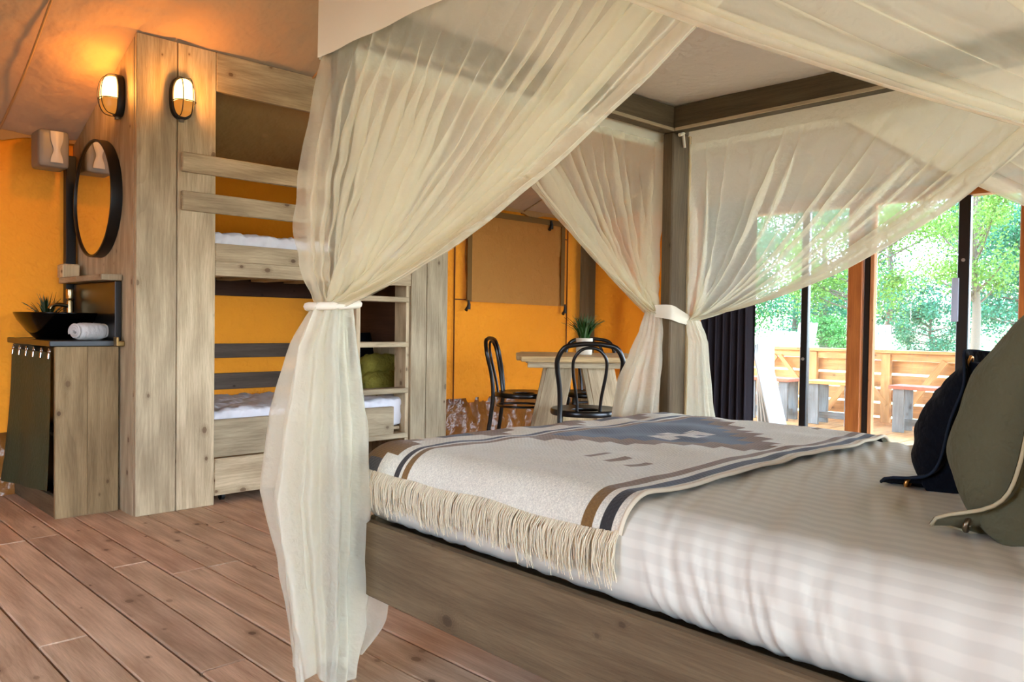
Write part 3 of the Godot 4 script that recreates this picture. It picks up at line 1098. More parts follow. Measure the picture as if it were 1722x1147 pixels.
# one half panel swept from its top edge to a tie; s0..s1 lets the hem be cut as its own band
func drape(m: MB, top0: Vector3, top1: Vector3, c0: Vector3, c1: Vector3, tie: Vector3, nrm: Vector3, folds: float, sd: float, s0 := 0.0, s1 := 1.0, nu := 260, nv := 44, off := 0.0, amp := 0.016) -> void:
	var along := (top1 - top0).normalized()
	m.grid(func(u: float, t: float) -> Vector3:
		var s := lerpf(s0, s1, u)
		var top := top0.lerp(top1, s)
		var k := pow(s, 0.9)
		var ctl := c0.lerp(c1, k)
		var tt := tie + nrm * 0.02 * sin(s * 21.0 + sd) + Vector3(0, 0.03 * (s - 0.5) * sin(s * 9.0 + sd), 0)
		var p := bez(top, ctl, tt, t)
		var ph := TAU * folds * s + 2.2 * noise.get_noise_2d(s * 5.0 + sd, t * 0.8)
		var fade := (0.30 + 0.70 * smoothstep(0.0, 0.25, t)) * (1.0 - 0.62 * pow(t, 2.0))
		var kk := 1.35 + 1.1 * noise.get_noise_2d(s * 7.0 + sd * 3.0, 3.0)
		var a := amp * fade * (1.0 + 0.8 * noise.get_noise_2d(s * 4.0 + sd * 2.0, t * 1.2))
		p += nrm * (a * cos(ph) + off - 0.008 * (1.0 - smoothstep(0.02, 0.2, t)) + 0.006 * noise.get_noise_2d(s * 14.0, t * 7.0 + sd))
		p += along * (-kk * a * sin(ph)) * (1.0 if s < 0.98 else 0.0)
		return p, nu, nv, 1.0, 1.0)

func skirt(m: MB, pts: Array, lobes: int, sd: float, lob := 0.2, nu := 160, nv := 60) -> void:
	# pts: [center, rx, rz] from tie to hem
	var K := pts.size()
	m.grid(func(u: float, t: float) -> Vector3:
		var f := t * (K - 1)
		var k := mini(int(f), K - 2)
		var w := smoothstep(0.0, 1.0, f - k) * 0.35 + (f - k) * 0.65
		var a: Array = pts[k]
		var b: Array = pts[k + 1]
		var c: Vector3 = a[0].lerp(b[0], w)
		var rx := lerpf(a[1], b[1], w)
		var rz := lerpf(a[2], b[2], w)
		var an := u * TAU
		var l := 1.0 + lob * (0.75 - 1.5 * pow(absf(sin(an * lobes * 0.5 + sd + 0.5 * sin(t * 3.0 + sd))), 0.8) + 0.5 * sin(an * (lobes + 7) + sd * 2.0 + t * 2.5))
		l += 0.05 * noise.get_noise_3d(cos(an) * 3.0, sin(an) * 3.0 + sd, t * 8.0)
		var hem := 0.02 * sin(an * 3.0 + sd) * t * t
		return c + Vector3(cos(an) * rx * l, hem, sin(an) * rz * l), nu, nv, 1, 1, false, true)

func build_net() -> void:
	var t := bed_thing("mosquito_net", "cream mosquito net canopy hung over the four-poster with its drapes tied to the posts", "canopy")
	var net := net_mat(Color(0.94, 0.91, 0.80), 0.40)
	var net2 := net_mat(Color(0.94, 0.92, 0.84), 0.52)
	var hemm := net_mat(Color(0.92, 0.87, 0.77), 0.55)
	var val := cloth(Color(0.92, 0.88, 0.77), 0.5)
	var VB := 1.662
	var XN := -0.068
	var XF := 1.535
	var ZF := -0.068
	# roof cloth, sagging between the beams
	var r := MB.new()
	r.grid(func(a: float, b: float) -> Vector3:
		var sag := sin(PI * a) * sin(PI * b)
		return Vector3(lerpf(XN, XF, a), 1.822 - 0.055 * pow(sag, 0.7) + 0.006 * noise.get_noise_2d(a * 16.0, b * 5.0) * sag, lerpf(ZF, 2.08, b)), 70, 60)
	part("roof_cloth", r, cloth(Color(0.90, 0.85, 0.78), 0.5, bump_cloth, 0.4, 2.0), t)
	# valance band all round
	var corners := [Vector3(XN, 0, 2.1), Vector3(XN, 0, ZF), Vector3(XF, 0, ZF), Vector3(XF, 0, 2.1)]
	for i in 3:
		var p0: Vector3 = corners[i]
		var p1: Vector3 = corners[i + 1]
		var out: Vector3 = [Vector3.LEFT, Vector3.FORWARD, Vector3.RIGHT][i]
		var v := MB.new()
		v.grid(func(a: float, b: float) -> Vector3:
			return p0.lerp(p1, a) + Vector3(0, lerpf(1.825, VB, b), 0) + out * (0.008 + 0.006 * b * noise.get_noise_2d(a * 9.0, i * 5.0)), 60, 6)
		part("valance", v, val if i != 2 else net2, t)
	# near side: half panel tied to the foot post, half panel tied to the head post (they overlap)
	var tieN := Vector3(-0.06, 1.0, 0.0)
	var near0 := [Vector3(XN, VB + 0.02, ZF), Vector3(XN, VB + 0.02, 1.50), Vector3(-0.075, 1.06, -0.27), Vector3(-0.065, 1.12, 0.72)]
	var dr: Node3D
	var d := MB.new()
	drape(d, near0[0], near0[1], near0[2], near0[3], tieN, Vector3.LEFT, 19.0, 1.3, 0.0, 1.0, 480, 60)
	dr = part("drape", d, net, t)
	d = MB.new()
	drape(d, near0[0], near0[1], near0[2], near0[3], tieN, Vector3.LEFT, 19.0, 1.3, 0.955, 1.0, 10, 60, 0.003)
	part("hem", d, hemm, dr)
	var tieH := Vector3(-0.065, 1.0, 2.0)
	d = MB.new()
	drape(d, Vector3(XN, VB + 0.02, 2.1), Vector3(XN, VB + 0.02, 0.70), Vector3(-0.075, 1.06, 2.3), Vector3(-0.065, 1.27, 1.35), tieH, Vector3.LEFT, 13.0, 4.1, 0.0, 1.0, 380, 60, 0.035)
	dr = part("drape", d, net, t)
	d = MB.new()
	drape(d, Vector3(XN, VB + 0.02, 2.1), Vector3(XN, VB + 0.02, 0.70), Vector3(-0.075, 1.06, 2.3), Vector3(-0.065, 1.27, 1.35), tieH, Vector3.LEFT, 13.0, 4.1, 0.95, 1.0, 10, 60, 0.039)
	part("hem", d, hemm, dr)
	# foot side
	d = MB.new()
	drape(d, Vector3(XN, VB + 0.02, ZF), Vector3(0.98, VB + 0.02, ZF), Vector3(-0.075, 1.06, -0.27), Vector3(0.40, 1.14, -0.10), tieN, Vector3.FORWARD, 10.0, 7.7)
	dr = part("drape", d, net, t)
	var tieF := Vector3(1.405, 1.01, -0.07)
	d = MB.new()
	drape(d, Vector3(XF - 0.08, VB + 0.02, ZF), Vector3(0.43, VB + 0.02, ZF), Vector3(1.43, 1.15, -0.10), Vector3(1.0, 1.20, -0.10), tieF, Vector3.FORWARD, 13.0, 2.9)
	dr = part("drape", d, net, t)
	d = MB.new()
	drape(d, Vector3(XF - 0.08, VB + 0.02, ZF), Vector3(0.43, VB + 0.02, ZF), Vector3(1.43, 1.15, -0.10), Vector3(1.0, 1.20, -0.10), tieF, Vector3.FORWARD, 13.0, 2.9, 0.93, 1.0, 10, 44, 0.003)
	part("hem", d, hemm, dr)
	# far side
	var tieG := Vector3(1.535, 0.985, 0.012)
	d = MB.new()
	drape(d, Vector3(XF, VB + 0.02, -0.02), Vector3(XF, VB + 0.02, 1.38), Vector3(1.535, 1.2, 0.02), Vector3(1.535, 1.05, 0.66), tieG, Vector3.RIGHT, 14.0, 5.2)
	dr = part("drape", d, net2, t)
	d = MB.new()
	drape(d, Vector3(XF, VB + 0.02, -0.02), Vector3(XF, VB + 0.02, 1.38), Vector3(1.535, 1.2, 0.02), Vector3(1.535, 1.05, 0.66), tieG, Vector3.RIGHT, 14.0, 5.2, 0.93, 1.0, 12, 44, 0.003)
	part("hem", d, hemm, dr)
	d = MB.new()
	drape(d, Vector3(XF, VB + 0.02, 2.1), Vector3(XF, VB + 0.02, 0.60), Vector3(1.535, 1.1, 2.0), Vector3(1.535, 1.16, 1.32), Vector3(1.535, 0.985, 2.0), Vector3.RIGHT, 11.0, 8.2, 0.0, 1.0, 260, 44, 0.045)
	dr = part("drape", d, net2, t)
	d = MB.new()
	drape(d, Vector3(XF, VB + 0.02, 2.1), Vector3(XF, VB + 0.02, 0.60), Vector3(1.535, 1.1, 2.0), Vector3(1.535, 1.16, 1.32), Vector3(1.535, 0.985, 2.0), Vector3.RIGHT, 11.0, 8.2, 0.93, 1.0, 12, 44, 0.049)
	part("hem", d, hemm, dr)
	# skirts below the ties
	var q := MB.new()
	var cx := -0.055
	var cz := -0.02
	skirt(q, [[Vector3(-0.06, 1.01, 0.0), 0.045, 0.045], [Vector3(cx, 0.90, cz - 0.03), 0.075, 0.085], [Vector3(cx - 0.005, 0.72, cz - 0.04), 0.10, 0.13], [Vector3(cx - 0.01, 0.50, cz - 0.045), 0.12, 0.15], [Vector3(cx - 0.01, 0.33, cz - 0.03), 0.10, 0.12], [Vector3(cx - 0.01, 0.15, cz - 0.01), 0.085, 0.10], [Vector3(cx - 0.01, 0.02, cz - 0.01), 0.07, 0.085]], 6, 0.4, 0.24, 260, 70)
	part("drape_tail", q, net2, t)
	q = MB.new()
	skirt(q, [[Vector3(-0.06, 1.0, 0.0), 0.03, 0.03], [Vector3(cx, 0.86, cz - 0.03), 0.05, 0.06], [Vector3(cx, 0.50, cz - 0.04), 0.085, 0.10], [Vector3(cx, 0.16, cz - 0.02), 0.07, 0.08], [Vector3(cx, 0.05, cz - 0.02), 0.06, 0.07]], 8, 2.2, 0.25, 160, 50)
	part("drape_tail", q, net2, t)
	q = MB.new()
	skirt(q, [[tieH + Vector3(0, 0.01, 0), 0.045, 0.045], [Vector3(-0.07, 0.90, 2.02), 0.075, 0.08], [Vector3(-0.075, 0.50, 2.04), 0.11, 0.14], [Vector3(-0.075, 0.02, 2.03), 0.08, 0.09]], 6, 3.3, 0.24, 160, 50)
	part("drape_tail", q, net2, t)
	q = MB.new()
	q.tube(ring_path(tieH, 0.055, 0.055, 24), 0.011, 8, -1.0, true)
	part("tie", q, cloth(Color(0.88, 0.83, 0.74), 0.3), t)
	# loose corner of the foot panel showing under the rail
	q = MB.new()
	q.grid(func(a: float, b: float) -> Vector3:
		var w := lerpf(0.10, 0.075, b) * (1.0 if b < 0.7 else 1.0 - 0.7 * pow((b - 0.7) / 0.3, 2.0))
		return Vector3(-0.02 + a * w * 1.25 + 0.02, 0.36 - b * 0.30, 0.0 + 0.02 * sin(a * 6.0 + b * 3.0)), 24, 30)
	part("drape_corner", q, net2, t)
	q = MB.new()
	skirt(q, [[tieF + Vector3(0, 0.01, 0), 0.035, 0.03], [Vector3(1.40, 0.93, -0.075), 0.055, 0.045], [Vector3(1.37, 0.75, -0.085), 0.11, 0.06], [Vector3(1.34, 0.55, -0.09), 0.14, 0.06], [Vector3(1.34, 0.05, -0.09), 0.14, 0.06]], 6, 1.1, 0.22, 140, 50)
	part("drape_tail", q, net2, t)
	q = MB.new()
	skirt(q, [[tieG, 0.025, 0.03], [Vector3(1.55, 0.90, 0.03), 0.03, 0.045], [Vector3(1.555, 0.6, 0.04), 0.04, 0.07], [Vector3(1.555, 0.05, 0.04), 0.04, 0.08]], 6, 3.1, 0.22, 140, 50)
	part("drape_tail", q, net2, t)
	# ties
	var tm := cloth(Color(0.88, 0.83, 0.74), 0.3)
	var tb := MB.new()
	tb.tube(smooth_path([Vector3(-0.112, 1.0, 0.0), Vector3(-0.06, 1.003, 0.048), Vector3(0.0, 1.008, 0.02), Vector3(0.008, 1.0, -0.105), Vector3(-0.06, 0.995, -0.108), Vector3(-0.105, 1.0, -0.06)], 6, true), 0.011, 8, -1.0, true)
	part("tie", tb, tm, t)
	tb = MB.new()
	tb.grid(func(a: float, b: float) -> Vector3:
		var p := smooth_path([Vector3(1.38, 1.02, -0.05), Vector3(1.41, 1.015, 0.006), Vector3(1.47, 1.0, 0.008), Vector3(1.53, 0.985, 0.012), Vector3(1.56, 0.98, 0.03)], 6)
		var k := mini(int(a * (p.size() - 1)), p.size() - 2)
		return p[k].lerp(p[k + 1], a * (p.size() - 1) - k) + Vector3(0, (b - 0.5) * (0.045 + 0.012 * sin(a * 5.0)), 0.006 * sin(b * PI)), 40, 8)
	part("tie", tb, tm, t)
	tb = MB.new()
	tb.tube(smooth_path([Vector3(1.455, 1.80, 0.006), Vector3(1.465, 1.76, 0.008), Vector3(1.462, 1.712, 0.012), Vector3(1.475, 1.66, 0.01)], 6), 0.006, 6)
	tb.tube(smooth_path([Vector3(1.462, 1.714, 0.014), Vector3(1.44, 1.706, 0.02), Vector3(1.425, 1.70, 0.02)], 6), 0.007, 6)
	part("tape", tb, tm, t)

# ---------------------------------------------------------------- cushions
func flanged_cushion(called: String, label: String, at: Vector3, basis: Basis, w: float, h: float, th: float, c: Color, thread: Color, metal: Color) -> void:
	var t := thing(called, label, "cushion")
	t.transform = Transform3D(Basis(Vector3.UP, deg_to_rad(BED_TURN)), BED_AT) * Transform3D(basis, at)
	var mat := cloth(c, 0.0, bump_cloth, 0.5, 3.0)
	mat.rim_enabled = true
	mat.rim = 0.25
	var m := MB.new()
	pillow_shape(m, w, h, th, 0.008, 0.30)
	part("cover", m, mat, t)
	# flat flange round the edge; the near bottom corner is turned forward on the bed
	var edge := func(a: float, b: float) -> Vector3:
		var q := fposmod(a * 4.0, 4.0)
		var k := int(q) % 4
		var s := (q - int(q)) * 2.0 - 1.0
		var dir := [Vector2(s, -1), Vector2(1, s), Vector2(-s, 1), Vector2(-1, -s)][k] as Vector2
		var g := lerpf(-0.02, 0.026, b)
		var x := dir.x * (w * 0.475 + g)
		var y := dir.y * (h * 0.475 + g)
		var e := exp(-pow((dir - Vector2(0.95, -1)).length() / 0.25, 2.0)) * b
		var e2 := exp(-pow((dir - Vector2(0.9, 1)).length() / 0.35, 2.0)) * b
		return Vector3(x, y + e * 0.012, 0.11 * e + 0.02 * e2 + 0.004 * b * sin(a * 23.0) + 0.003 * b * sin(a * 51.0))
	var f := MB.new()
	for e in 2:
		f.grid(func(a: float, b: float) -> Vector3:
			return edge.call(a, b) + Vector3(0, 0, 0.004 if e == 0 else -0.004), 120, 6, 1, 1, e == 1, true)
	var flg := part("flange", f, mat, t)
	var st := MB.new()
	var path := PackedVector3Array()
	for i in 120: path.append(edge.call(i / 120.0, 1.0))
	st.tube(path, 0.0032, 6, -1.0, true)
	part("piping", st, cloth(thread, 0.0), flg)
	var sm := MB.new()
	sm.tube(smooth_path([Vector3(-w * 0.2, -h * 0.46, th * 0.55), Vector3(-w * 0.2, -h * 0.2, th * 0.99), Vector3(-w * 0.2, h * 0.2, th * 0.99), Vector3(-w * 0.2, h * 0.46, th * 0.55)], 8), 0.002, 5)
	for sx in [-1, 1]:
		for sy in [-1, 1]:
			var g := MB.new()
			var gp := PackedVector3Array()
			for k in 18: gp.append(Vector3(cos(TAU * k / 18.0), sin(TAU * k / 18.0), 0.0) * 0.010)
			g.tube(gp, 0.0045, 7, -1.0, true)
			var o := part("eyelet", g, mk(metal, 0.3, 0.9), flg)
			o.position = edge.call([0.0, 0.25, 0.75, 0.5][(sx + 1) / 2 + (sy + 1)], 0.55)

func build_pillows() -> void:
	# two white sleeping pillows at the head, out of the frame, that the cushions lean on
	for i in 2:
		var t := thing("bed_pillow", ["white bed pillow behind the cushions at the near side of the bed head", "white bed pillow behind the cushions at the far side of the bed head"][i], "pillow", Vector3.ZERO, 0.0)
		t.transform = Transform3D(Basis(Vector3.UP, deg_to_rad(BED_TURN)), BED_AT) * Transform3D(Basis(Vector3.RIGHT, deg_to_rad(-28.0)), Vector3(0.40 + i * 0.64, 0.815, 1.84))
		var m := MB.new()
		pillow_shape(m, 0.60, 0.42, 0.09)
		part("cover", m, cloth(Color(0.88, 0.87, 0.86), 0.0), t)
	var lean := func(yaw: float, tilt: float) -> Basis:
		return Basis(Vector3.UP, deg_to_rad(yaw)) * Basis(Vector3.RIGHT, deg_to_rad(tilt)) * Basis(Vector3.UP, PI)
	flanged_cushion("navy_cushion", "dark navy cushion with a brass eyelet leaning behind the khaki cushion", Vector3(0.85, 0.750, 1.275), lean.call(-3.0, 14.0), 0.37, 0.30, 0.115, Color(0.035, 0.05, 0.085), Color(0.13, 0.16, 0.21), Color(0.85, 0.62, 0.35))
	flanged_cushion("khaki_cushion", "khaki canvas cushion with pale piping and eyelets nearest on the bed", Vector3(0.53, 0.822, 1.51), lean.call(-2.0, 11.0), 0.46, 0.42, 0.165, Color(0.36, 0.355, 0.275), Color(0.72, 0.68, 0.56), Color(0.55, 0.5, 0.42))

# ---------------------------------------------------------------- vanity
func build_vanity() -> void:
	var v := thing("vanity_cabinet", "narrow plank washstand with a dark worktop and a green cloth front beside the bunk", "cabinet", Vector3(1.10, 0, -4.205))
	var D := 0.285
	var van := wood_mats([[wood_bed[0].albedo_texture, wood_bed[0].heightmap_texture]], [Color(0.74, 0.66, 0.54)])
	for i in 2:
		board(v, "side_plank", Vector3(D * (0.25 + 0.5 * i), 0.412, -0.012), Vector3(D * 0.5 - 0.001, 0.824, 0.024), van, 0.002)
	board(v, "side_plank", Vector3(D * 0.5, 0.412, -0.77), Vector3(D, 0.824, 0.024), wood_bed)
	board(v, "plinth", Vector3(0.015, 0.05, -0.39), Vector3(0.024, 0.10, 0.74), wood_bed)
	board(v, "shelf", Vector3(D * 0.5, 0.40, -0.39), Vector3(D - 0.02, 0.02, 0.74), wood_bed)
	var blk := mk(Color(0.035, 0.033, 0.032), 0.35)
	var inn := MB.new()
	inn.box(Vector3(0.10, 0.45, -0.39), Vector3(0.01, 0.72, 0.72), 0.002)
	part("inner_panel", inn, blk, v)
	var tp := MB.new()
	tp.box(Vector3(0.132, 0.839, -0.385), Vector3(0.32, 0.028, 0.80), 0.003)
	part("worktop", tp, mk(Color(0.085, 0.075, 0.068), 0.32), v)
	var sp := MB.new()
	sp.box(Vector3(0.275, 1.0, -0.31), Vector3(0.03, 0.295, 0.66), 0.003)
	var spm := mk(Color(0.075, 0.07, 0.068), 0.28)
	part("splashback", sp, spm, v)
	# green cloth door on rings
	var cm := cloth(Color(0.25, 0.27, 0.19), 0.0, bump_cloth, 0.2, 3.0)
	cm.roughness = 0.6
	var c := MB.new()
	c.grid(func(a: float, b: float) -> Vector3:
		var z := -0.03 - a * 0.72
		var y := 0.795 - b * (0.66 + 0.05 * a)
		return Vector3(-0.012 - 0.05 * b * b * (0.4 + 0.6 * a) + 0.005 * sin(a * 11.0 + b) * (0.4 + b) , y, z), 70, 40)
	var cfr := part("cloth_front", c, cm, v)
	var rm := mk(Color(0.75, 0.73, 0.70), 0.25, 0.9)
	for i in 6:
		var m := MB.new()
		var p := PackedVector3Array()
		for k in 14: p.append(Vector3(-0.012, 0.80 + 0.013 * sin(TAU * k / 14.0), -0.05 - i * 0.135 + 0.013 * cos(TAU * k / 14.0)))
		m.tube(p, 0.0035, 6, -1.0, true)
		m.tube(PackedVector3Array([Vector3(-0.014, 0.79, -0.05 - i * 0.135), Vector3(-0.016, 0.765, -0.05 - i * 0.135)]), 0.006, 7)
		part("hook", m, rm, cfr)
	var br := MB.new()
	br.box(Vector3(0.262, 0.848, 0.034), Vector3(0.012, 0.045, 0.05), 0.003)
	br.box(Vector3(0.276, 0.838, 0.03), Vector3(0.035, 0.025, 0.06), 0.003)
	part("catch", br, mk(Color(0.62, 0.50, 0.30), 0.35, 0.8), v)

	# basin
	var bs := thing("wash_basin", "glossy black oval countertop basin on the dark worktop", "basin", Vector3(1.205, 0.853, -4.59))
	var gl := mk(Color(0.008, 0.008, 0.009), 0.16, 0.0, 0.3)
	var m := MB.new()
	m.lathe(PackedVector2Array([Vector2(0.0, 0.0), Vector2(0.115, 0.0), Vector2(0.128, 0.006), Vector2(0.175, 0.045), Vector2(0.225, 0.095), Vector2(0.245, 0.128), Vector2(0.247, 0.134), Vector2(0.243, 0.136), Vector2(0.236, 0.130), Vector2(0.215, 0.098), Vector2(0.165, 0.050), Vector2(0.10, 0.016), Vector2(0.02, 0.010), Vector2(0.0, 0.010)]), 56, Vector3.ZERO, 0.76, 1.02)
	part("bowl", m, gl, bs)
	# tap
	var tp2 := thing("basin_tap", "brushed metal basin tap standing behind the black basin", "tap", Vector3(1.325, 0.853, -4.79))
	var chrome := mk(Color(0.72, 0.62, 0.45), 0.22, 1.0)
	m = MB.new()
	m.lathe(PackedVector2Array([Vector2(0, 0), Vector2(0.024, 0), Vector2(0.024, 0.006), Vector2(0.017, 0.012), Vector2(0.017, 0.20), Vector2(0.0, 0.20)]), 24)
	part("body", m, chrome, tp2)
	m = MB.new()
	m.lathe(PackedVector2Array([Vector2(0, 0.20), Vector2(0.015, 0.20), Vector2(0.015, 0.212), Vector2(0.02, 0.215), Vector2(0.02, 0.262), Vector2(0.016, 0.268), Vector2(0, 0.268)]), 24)
	part("handle", m, chrome, tp2)
	m = MB.new()
	m.tube(smooth_path([Vector3(0, 0.17, 0), Vector3(-0.05, 0.18, 0.01), Vector3(-0.09, 0.175, 0.02), Vector3(-0.105, 0.155, 0.022)], 5), 0.011, 12)
	part("spout", m, chrome, tp2)
	# small plant behind the basin
	plant("small_plant", "small dark spiky green plant standing behind the black basin", Vector3(1.245, 0.853, -4.91), 0.042, 0.085, Color(0.03, 0.03, 0.03), 46, 0.17, Color(0.07, 0.15, 0.06))
	# rolled towel
	var tw := thing("rolled_towel", "white rolled hand towel on the worktop beside the black basin", "towel", Vector3(1.275, 0.853, -4.29), deg_to_rad(20))
	m = MB.new()
	m.grid(func(a: float, b: float) -> Vector3:
		var an := a * TAU
		var e := b * 2.0 - 1.0
		var rr := 0.043 * pow(maxf(0.0, 1.0 - pow(absf(e), 9.0)), 0.4) * (1.0 + 0.04 * noise.get_noise_2d(a * 4.0, b * 8.0))
		return Vector3(e * 0.075, 0.043 + sin(an) * rr * 0.98, cos(an) * rr * 1.12), 40, 30, 1, 1, false, true)
	var tcm := cloth(Color(0.82, 0.80, 0.78), 0.0, bump_fine, 0.5, 4.0)
	part("roll", m, tcm, tw)
	for sd in [-1.0, 1.0]:
		var sp2 := MB.new()
		var pa := PackedVector3Array()
		for i in 60:
			var an := i / 60.0 * TAU * 2.6
			var rr := 0.008 + 0.031 * i / 60.0
			pa.append(Vector3(sd * (0.074 + 0.004), 0.043 + sin(an) * rr * 0.95, cos(an) * rr * 1.08))
		sp2.tube(pa, 0.0065, 6)
		part("rolled_edge", sp2, tcm, tw)
	# ledge over the splashback
	var sh := thing("wall_ledge", "short pale wooden ledge on the bunk side above the dark splashback", "shelf", Vector3(1.34, 1.165, -4.55))
	board(sh, "plank", Vector3(0.0, 0.0, -0.162), Vector3(0.10, 0.03, 0.316), wood_grey)
	board(sh, "plank", Vector3(0.0, 0.0, 0.19), Vector3(0.10, 0.03, 0.38), wood_grey)
	var bx := thing("wooden_block", "small square pale wooden box on the left end of the wall ledge", "box", Vector3(1.325, 1.18, -4.815))
	m = MB.new()
	m.box(Vector3(0, 0.036, 0), Vector3(0.085, 0.072, 0.10), 0.004)
	part("body", m, wood_pale[0], bx)
	m = MB.new()
	m.box(Vector3(0, 0.0735, 0), Vector3(0.07, 0.003, 0.085), 0.001)
	part("lid", m, wood_pale[0], bx)
	# mirror
	var mi := thing("round_mirror", "round wall mirror in a deep black rim above the washstand", "mirror", Vector3(1.395, 1.583, -4.49))
	m = MB.new()
	m.lathe(PackedVector2Array([Vector2(0.285, 0.0), Vector2(0.302, 0.0), Vector2(0.304, 0.003), Vector2(0.304, 0.052), Vector2(0.302, 0.055), Vector2(0.294, 0.055), Vector2(0.292, 0.052), Vector2(0.292, 0.040), Vector2(0.0, 0.040)]), 72)
	# rim only: the glass is its own disc
	var o := part("rim", m, mk(Color(0.02, 0.02, 0.022), 0.4), mi)
	o.rotation.z = PI / 2
	m = MB.new()
	for k in 72:
		var a0 := TAU * k / 72.0
		var a1 := TAU * (k + 1) / 72.0
		m.face([Vector3(0, 0.046, 0), Vector3(cos(a0) * 0.29, 0.046, sin(a0) * 0.29), Vector3(cos(a1) * 0.29, 0.046, sin(a1) * 0.29)], [Vector2.ZERO, Vector2.ZERO, Vector2.ZERO], Vector3.UP)
		m.face([Vector3(0, 0.041, 0), Vector3(cos(a0) * 0.29, 0.041, sin(a0) * 0.29), Vector3(cos(a1) * 0.29, 0.041, sin(a1) * 0.29)], [Vector2.ZERO, Vector2.ZERO, Vector2.ZERO], Vector3.DOWN)
	o = part("glass", m, mk(Color(0.92, 0.92, 0.92), 0.02, 1.0), mi)
	o.rotation.z = PI / 2
	# dark conduit post and grey box in the corner
	var po := thing("corner_pole", "black square post on the worktop corner between orange wall and bunk", "pole", Vector3(1.355, 0.854, -4.905))
	m = MB.new()
	m.box(Vector3(0, 0.503, 0), Vector3(0.052, 1.006, 0.052), 0.004)
	part("shaft", m, mk(Color(0.012, 0.011, 0.012), 0.45), po)
	m = MB.new()
	m.box(Vector3(0, 0.005, 0), Vector3(0.07, 0.010, 0.07), 0.003)
	part("foot_plate", m, mk(Color(0.02, 0.02, 0.02), 0.45), po)
	var bxx := thing("fan_heater_box", "grey moulded plastic box at the top of the black pole beside the mirror", "box", Vector3(1.235, 1.86, -4.82))
	m = MB.new()
	soft_box(m, Vector3(0.15, 0.20, 0.16), 0.022, func(p: Vector3, nn: Vector3) -> float: return 0.0, 12, 14, 12)
	o = part("casing", m, mk(Color(0.50, 0.49, 0.47), 0.4), bxx)
	o.position = Vector3(-0.075, -0.10, -0.08)
	m = MB.new()
	m.grid(func(a: float, b: float) -> Vector3:
		var w := 0.062 - 0.030 * exp(-pow((b - 0.42) / 0.22, 2.0))
		return Vector3(-0.01 + (a * 2.0 - 1.0) * 0.5 * w + 0.02, -0.075 + b * 0.165, 0.088 + 0.006 * sin(PI * a)), 12, 20)
	part("front_rib", m, mk(Color(0.78, 0.76, 0.72), 0.35), bxx)

func plant(called: String, label: String, at: Vector3, r: float, h: float, pot: Color, blades: int, bl: float, green: Color) -> void:
	var t := thing(called, label, "plant", at)
	var m := MB.new()
	m.lathe(PackedVector2Array([Vector2(0, 0), Vector2(r * 0.88, 0), Vector2(r * 0.93, 0.004), Vector2(r, h - 0.004), Vector2(r * 0.98, h), Vector2(r * 0.88, h), Vector2(r * 0.86, h - 0.015), Vector2(0, h - 0.015)]), 36)
	part("pot", m, mk(pot, 0.6), t)
	for pass_i in 2:
		var g := MB.new()
		for i in blades / 2:
			var a := rng.randf() * TAU
			var sp := rng.randf_range(0.1, 1.0)
			var L := bl * rng.randf_range(0.7, 1.15)
			var root := Vector3(cos(a), 0, sin(a)) * r * 0.6 * rng.randf() + Vector3(0, h - 0.015, 0)
			var dir := Vector3(cos(a), 0, sin(a))
			var side := Vector3(-sin(a), 0, cos(a))
			g.grid(func(u: float, v: float) -> Vector3:
				var p := root + dir * (sp * L * 0.75 * pow(v, 1.5)) + Vector3.UP * (L * (v - 0.35 * sp * v * v))
				var w := 0.0065 * (1.0 - pow(v, 1.6)) + 0.0006
				return p + side * (u * 2.0 - 1.0) * w + Vector3.UP * (absf(u * 2.0 - 1.0) * 0.002), 2, 7)
		part("leaves", g, cloth(green if pass_i == 0 else green.lightened(0.22), 0.35), t)

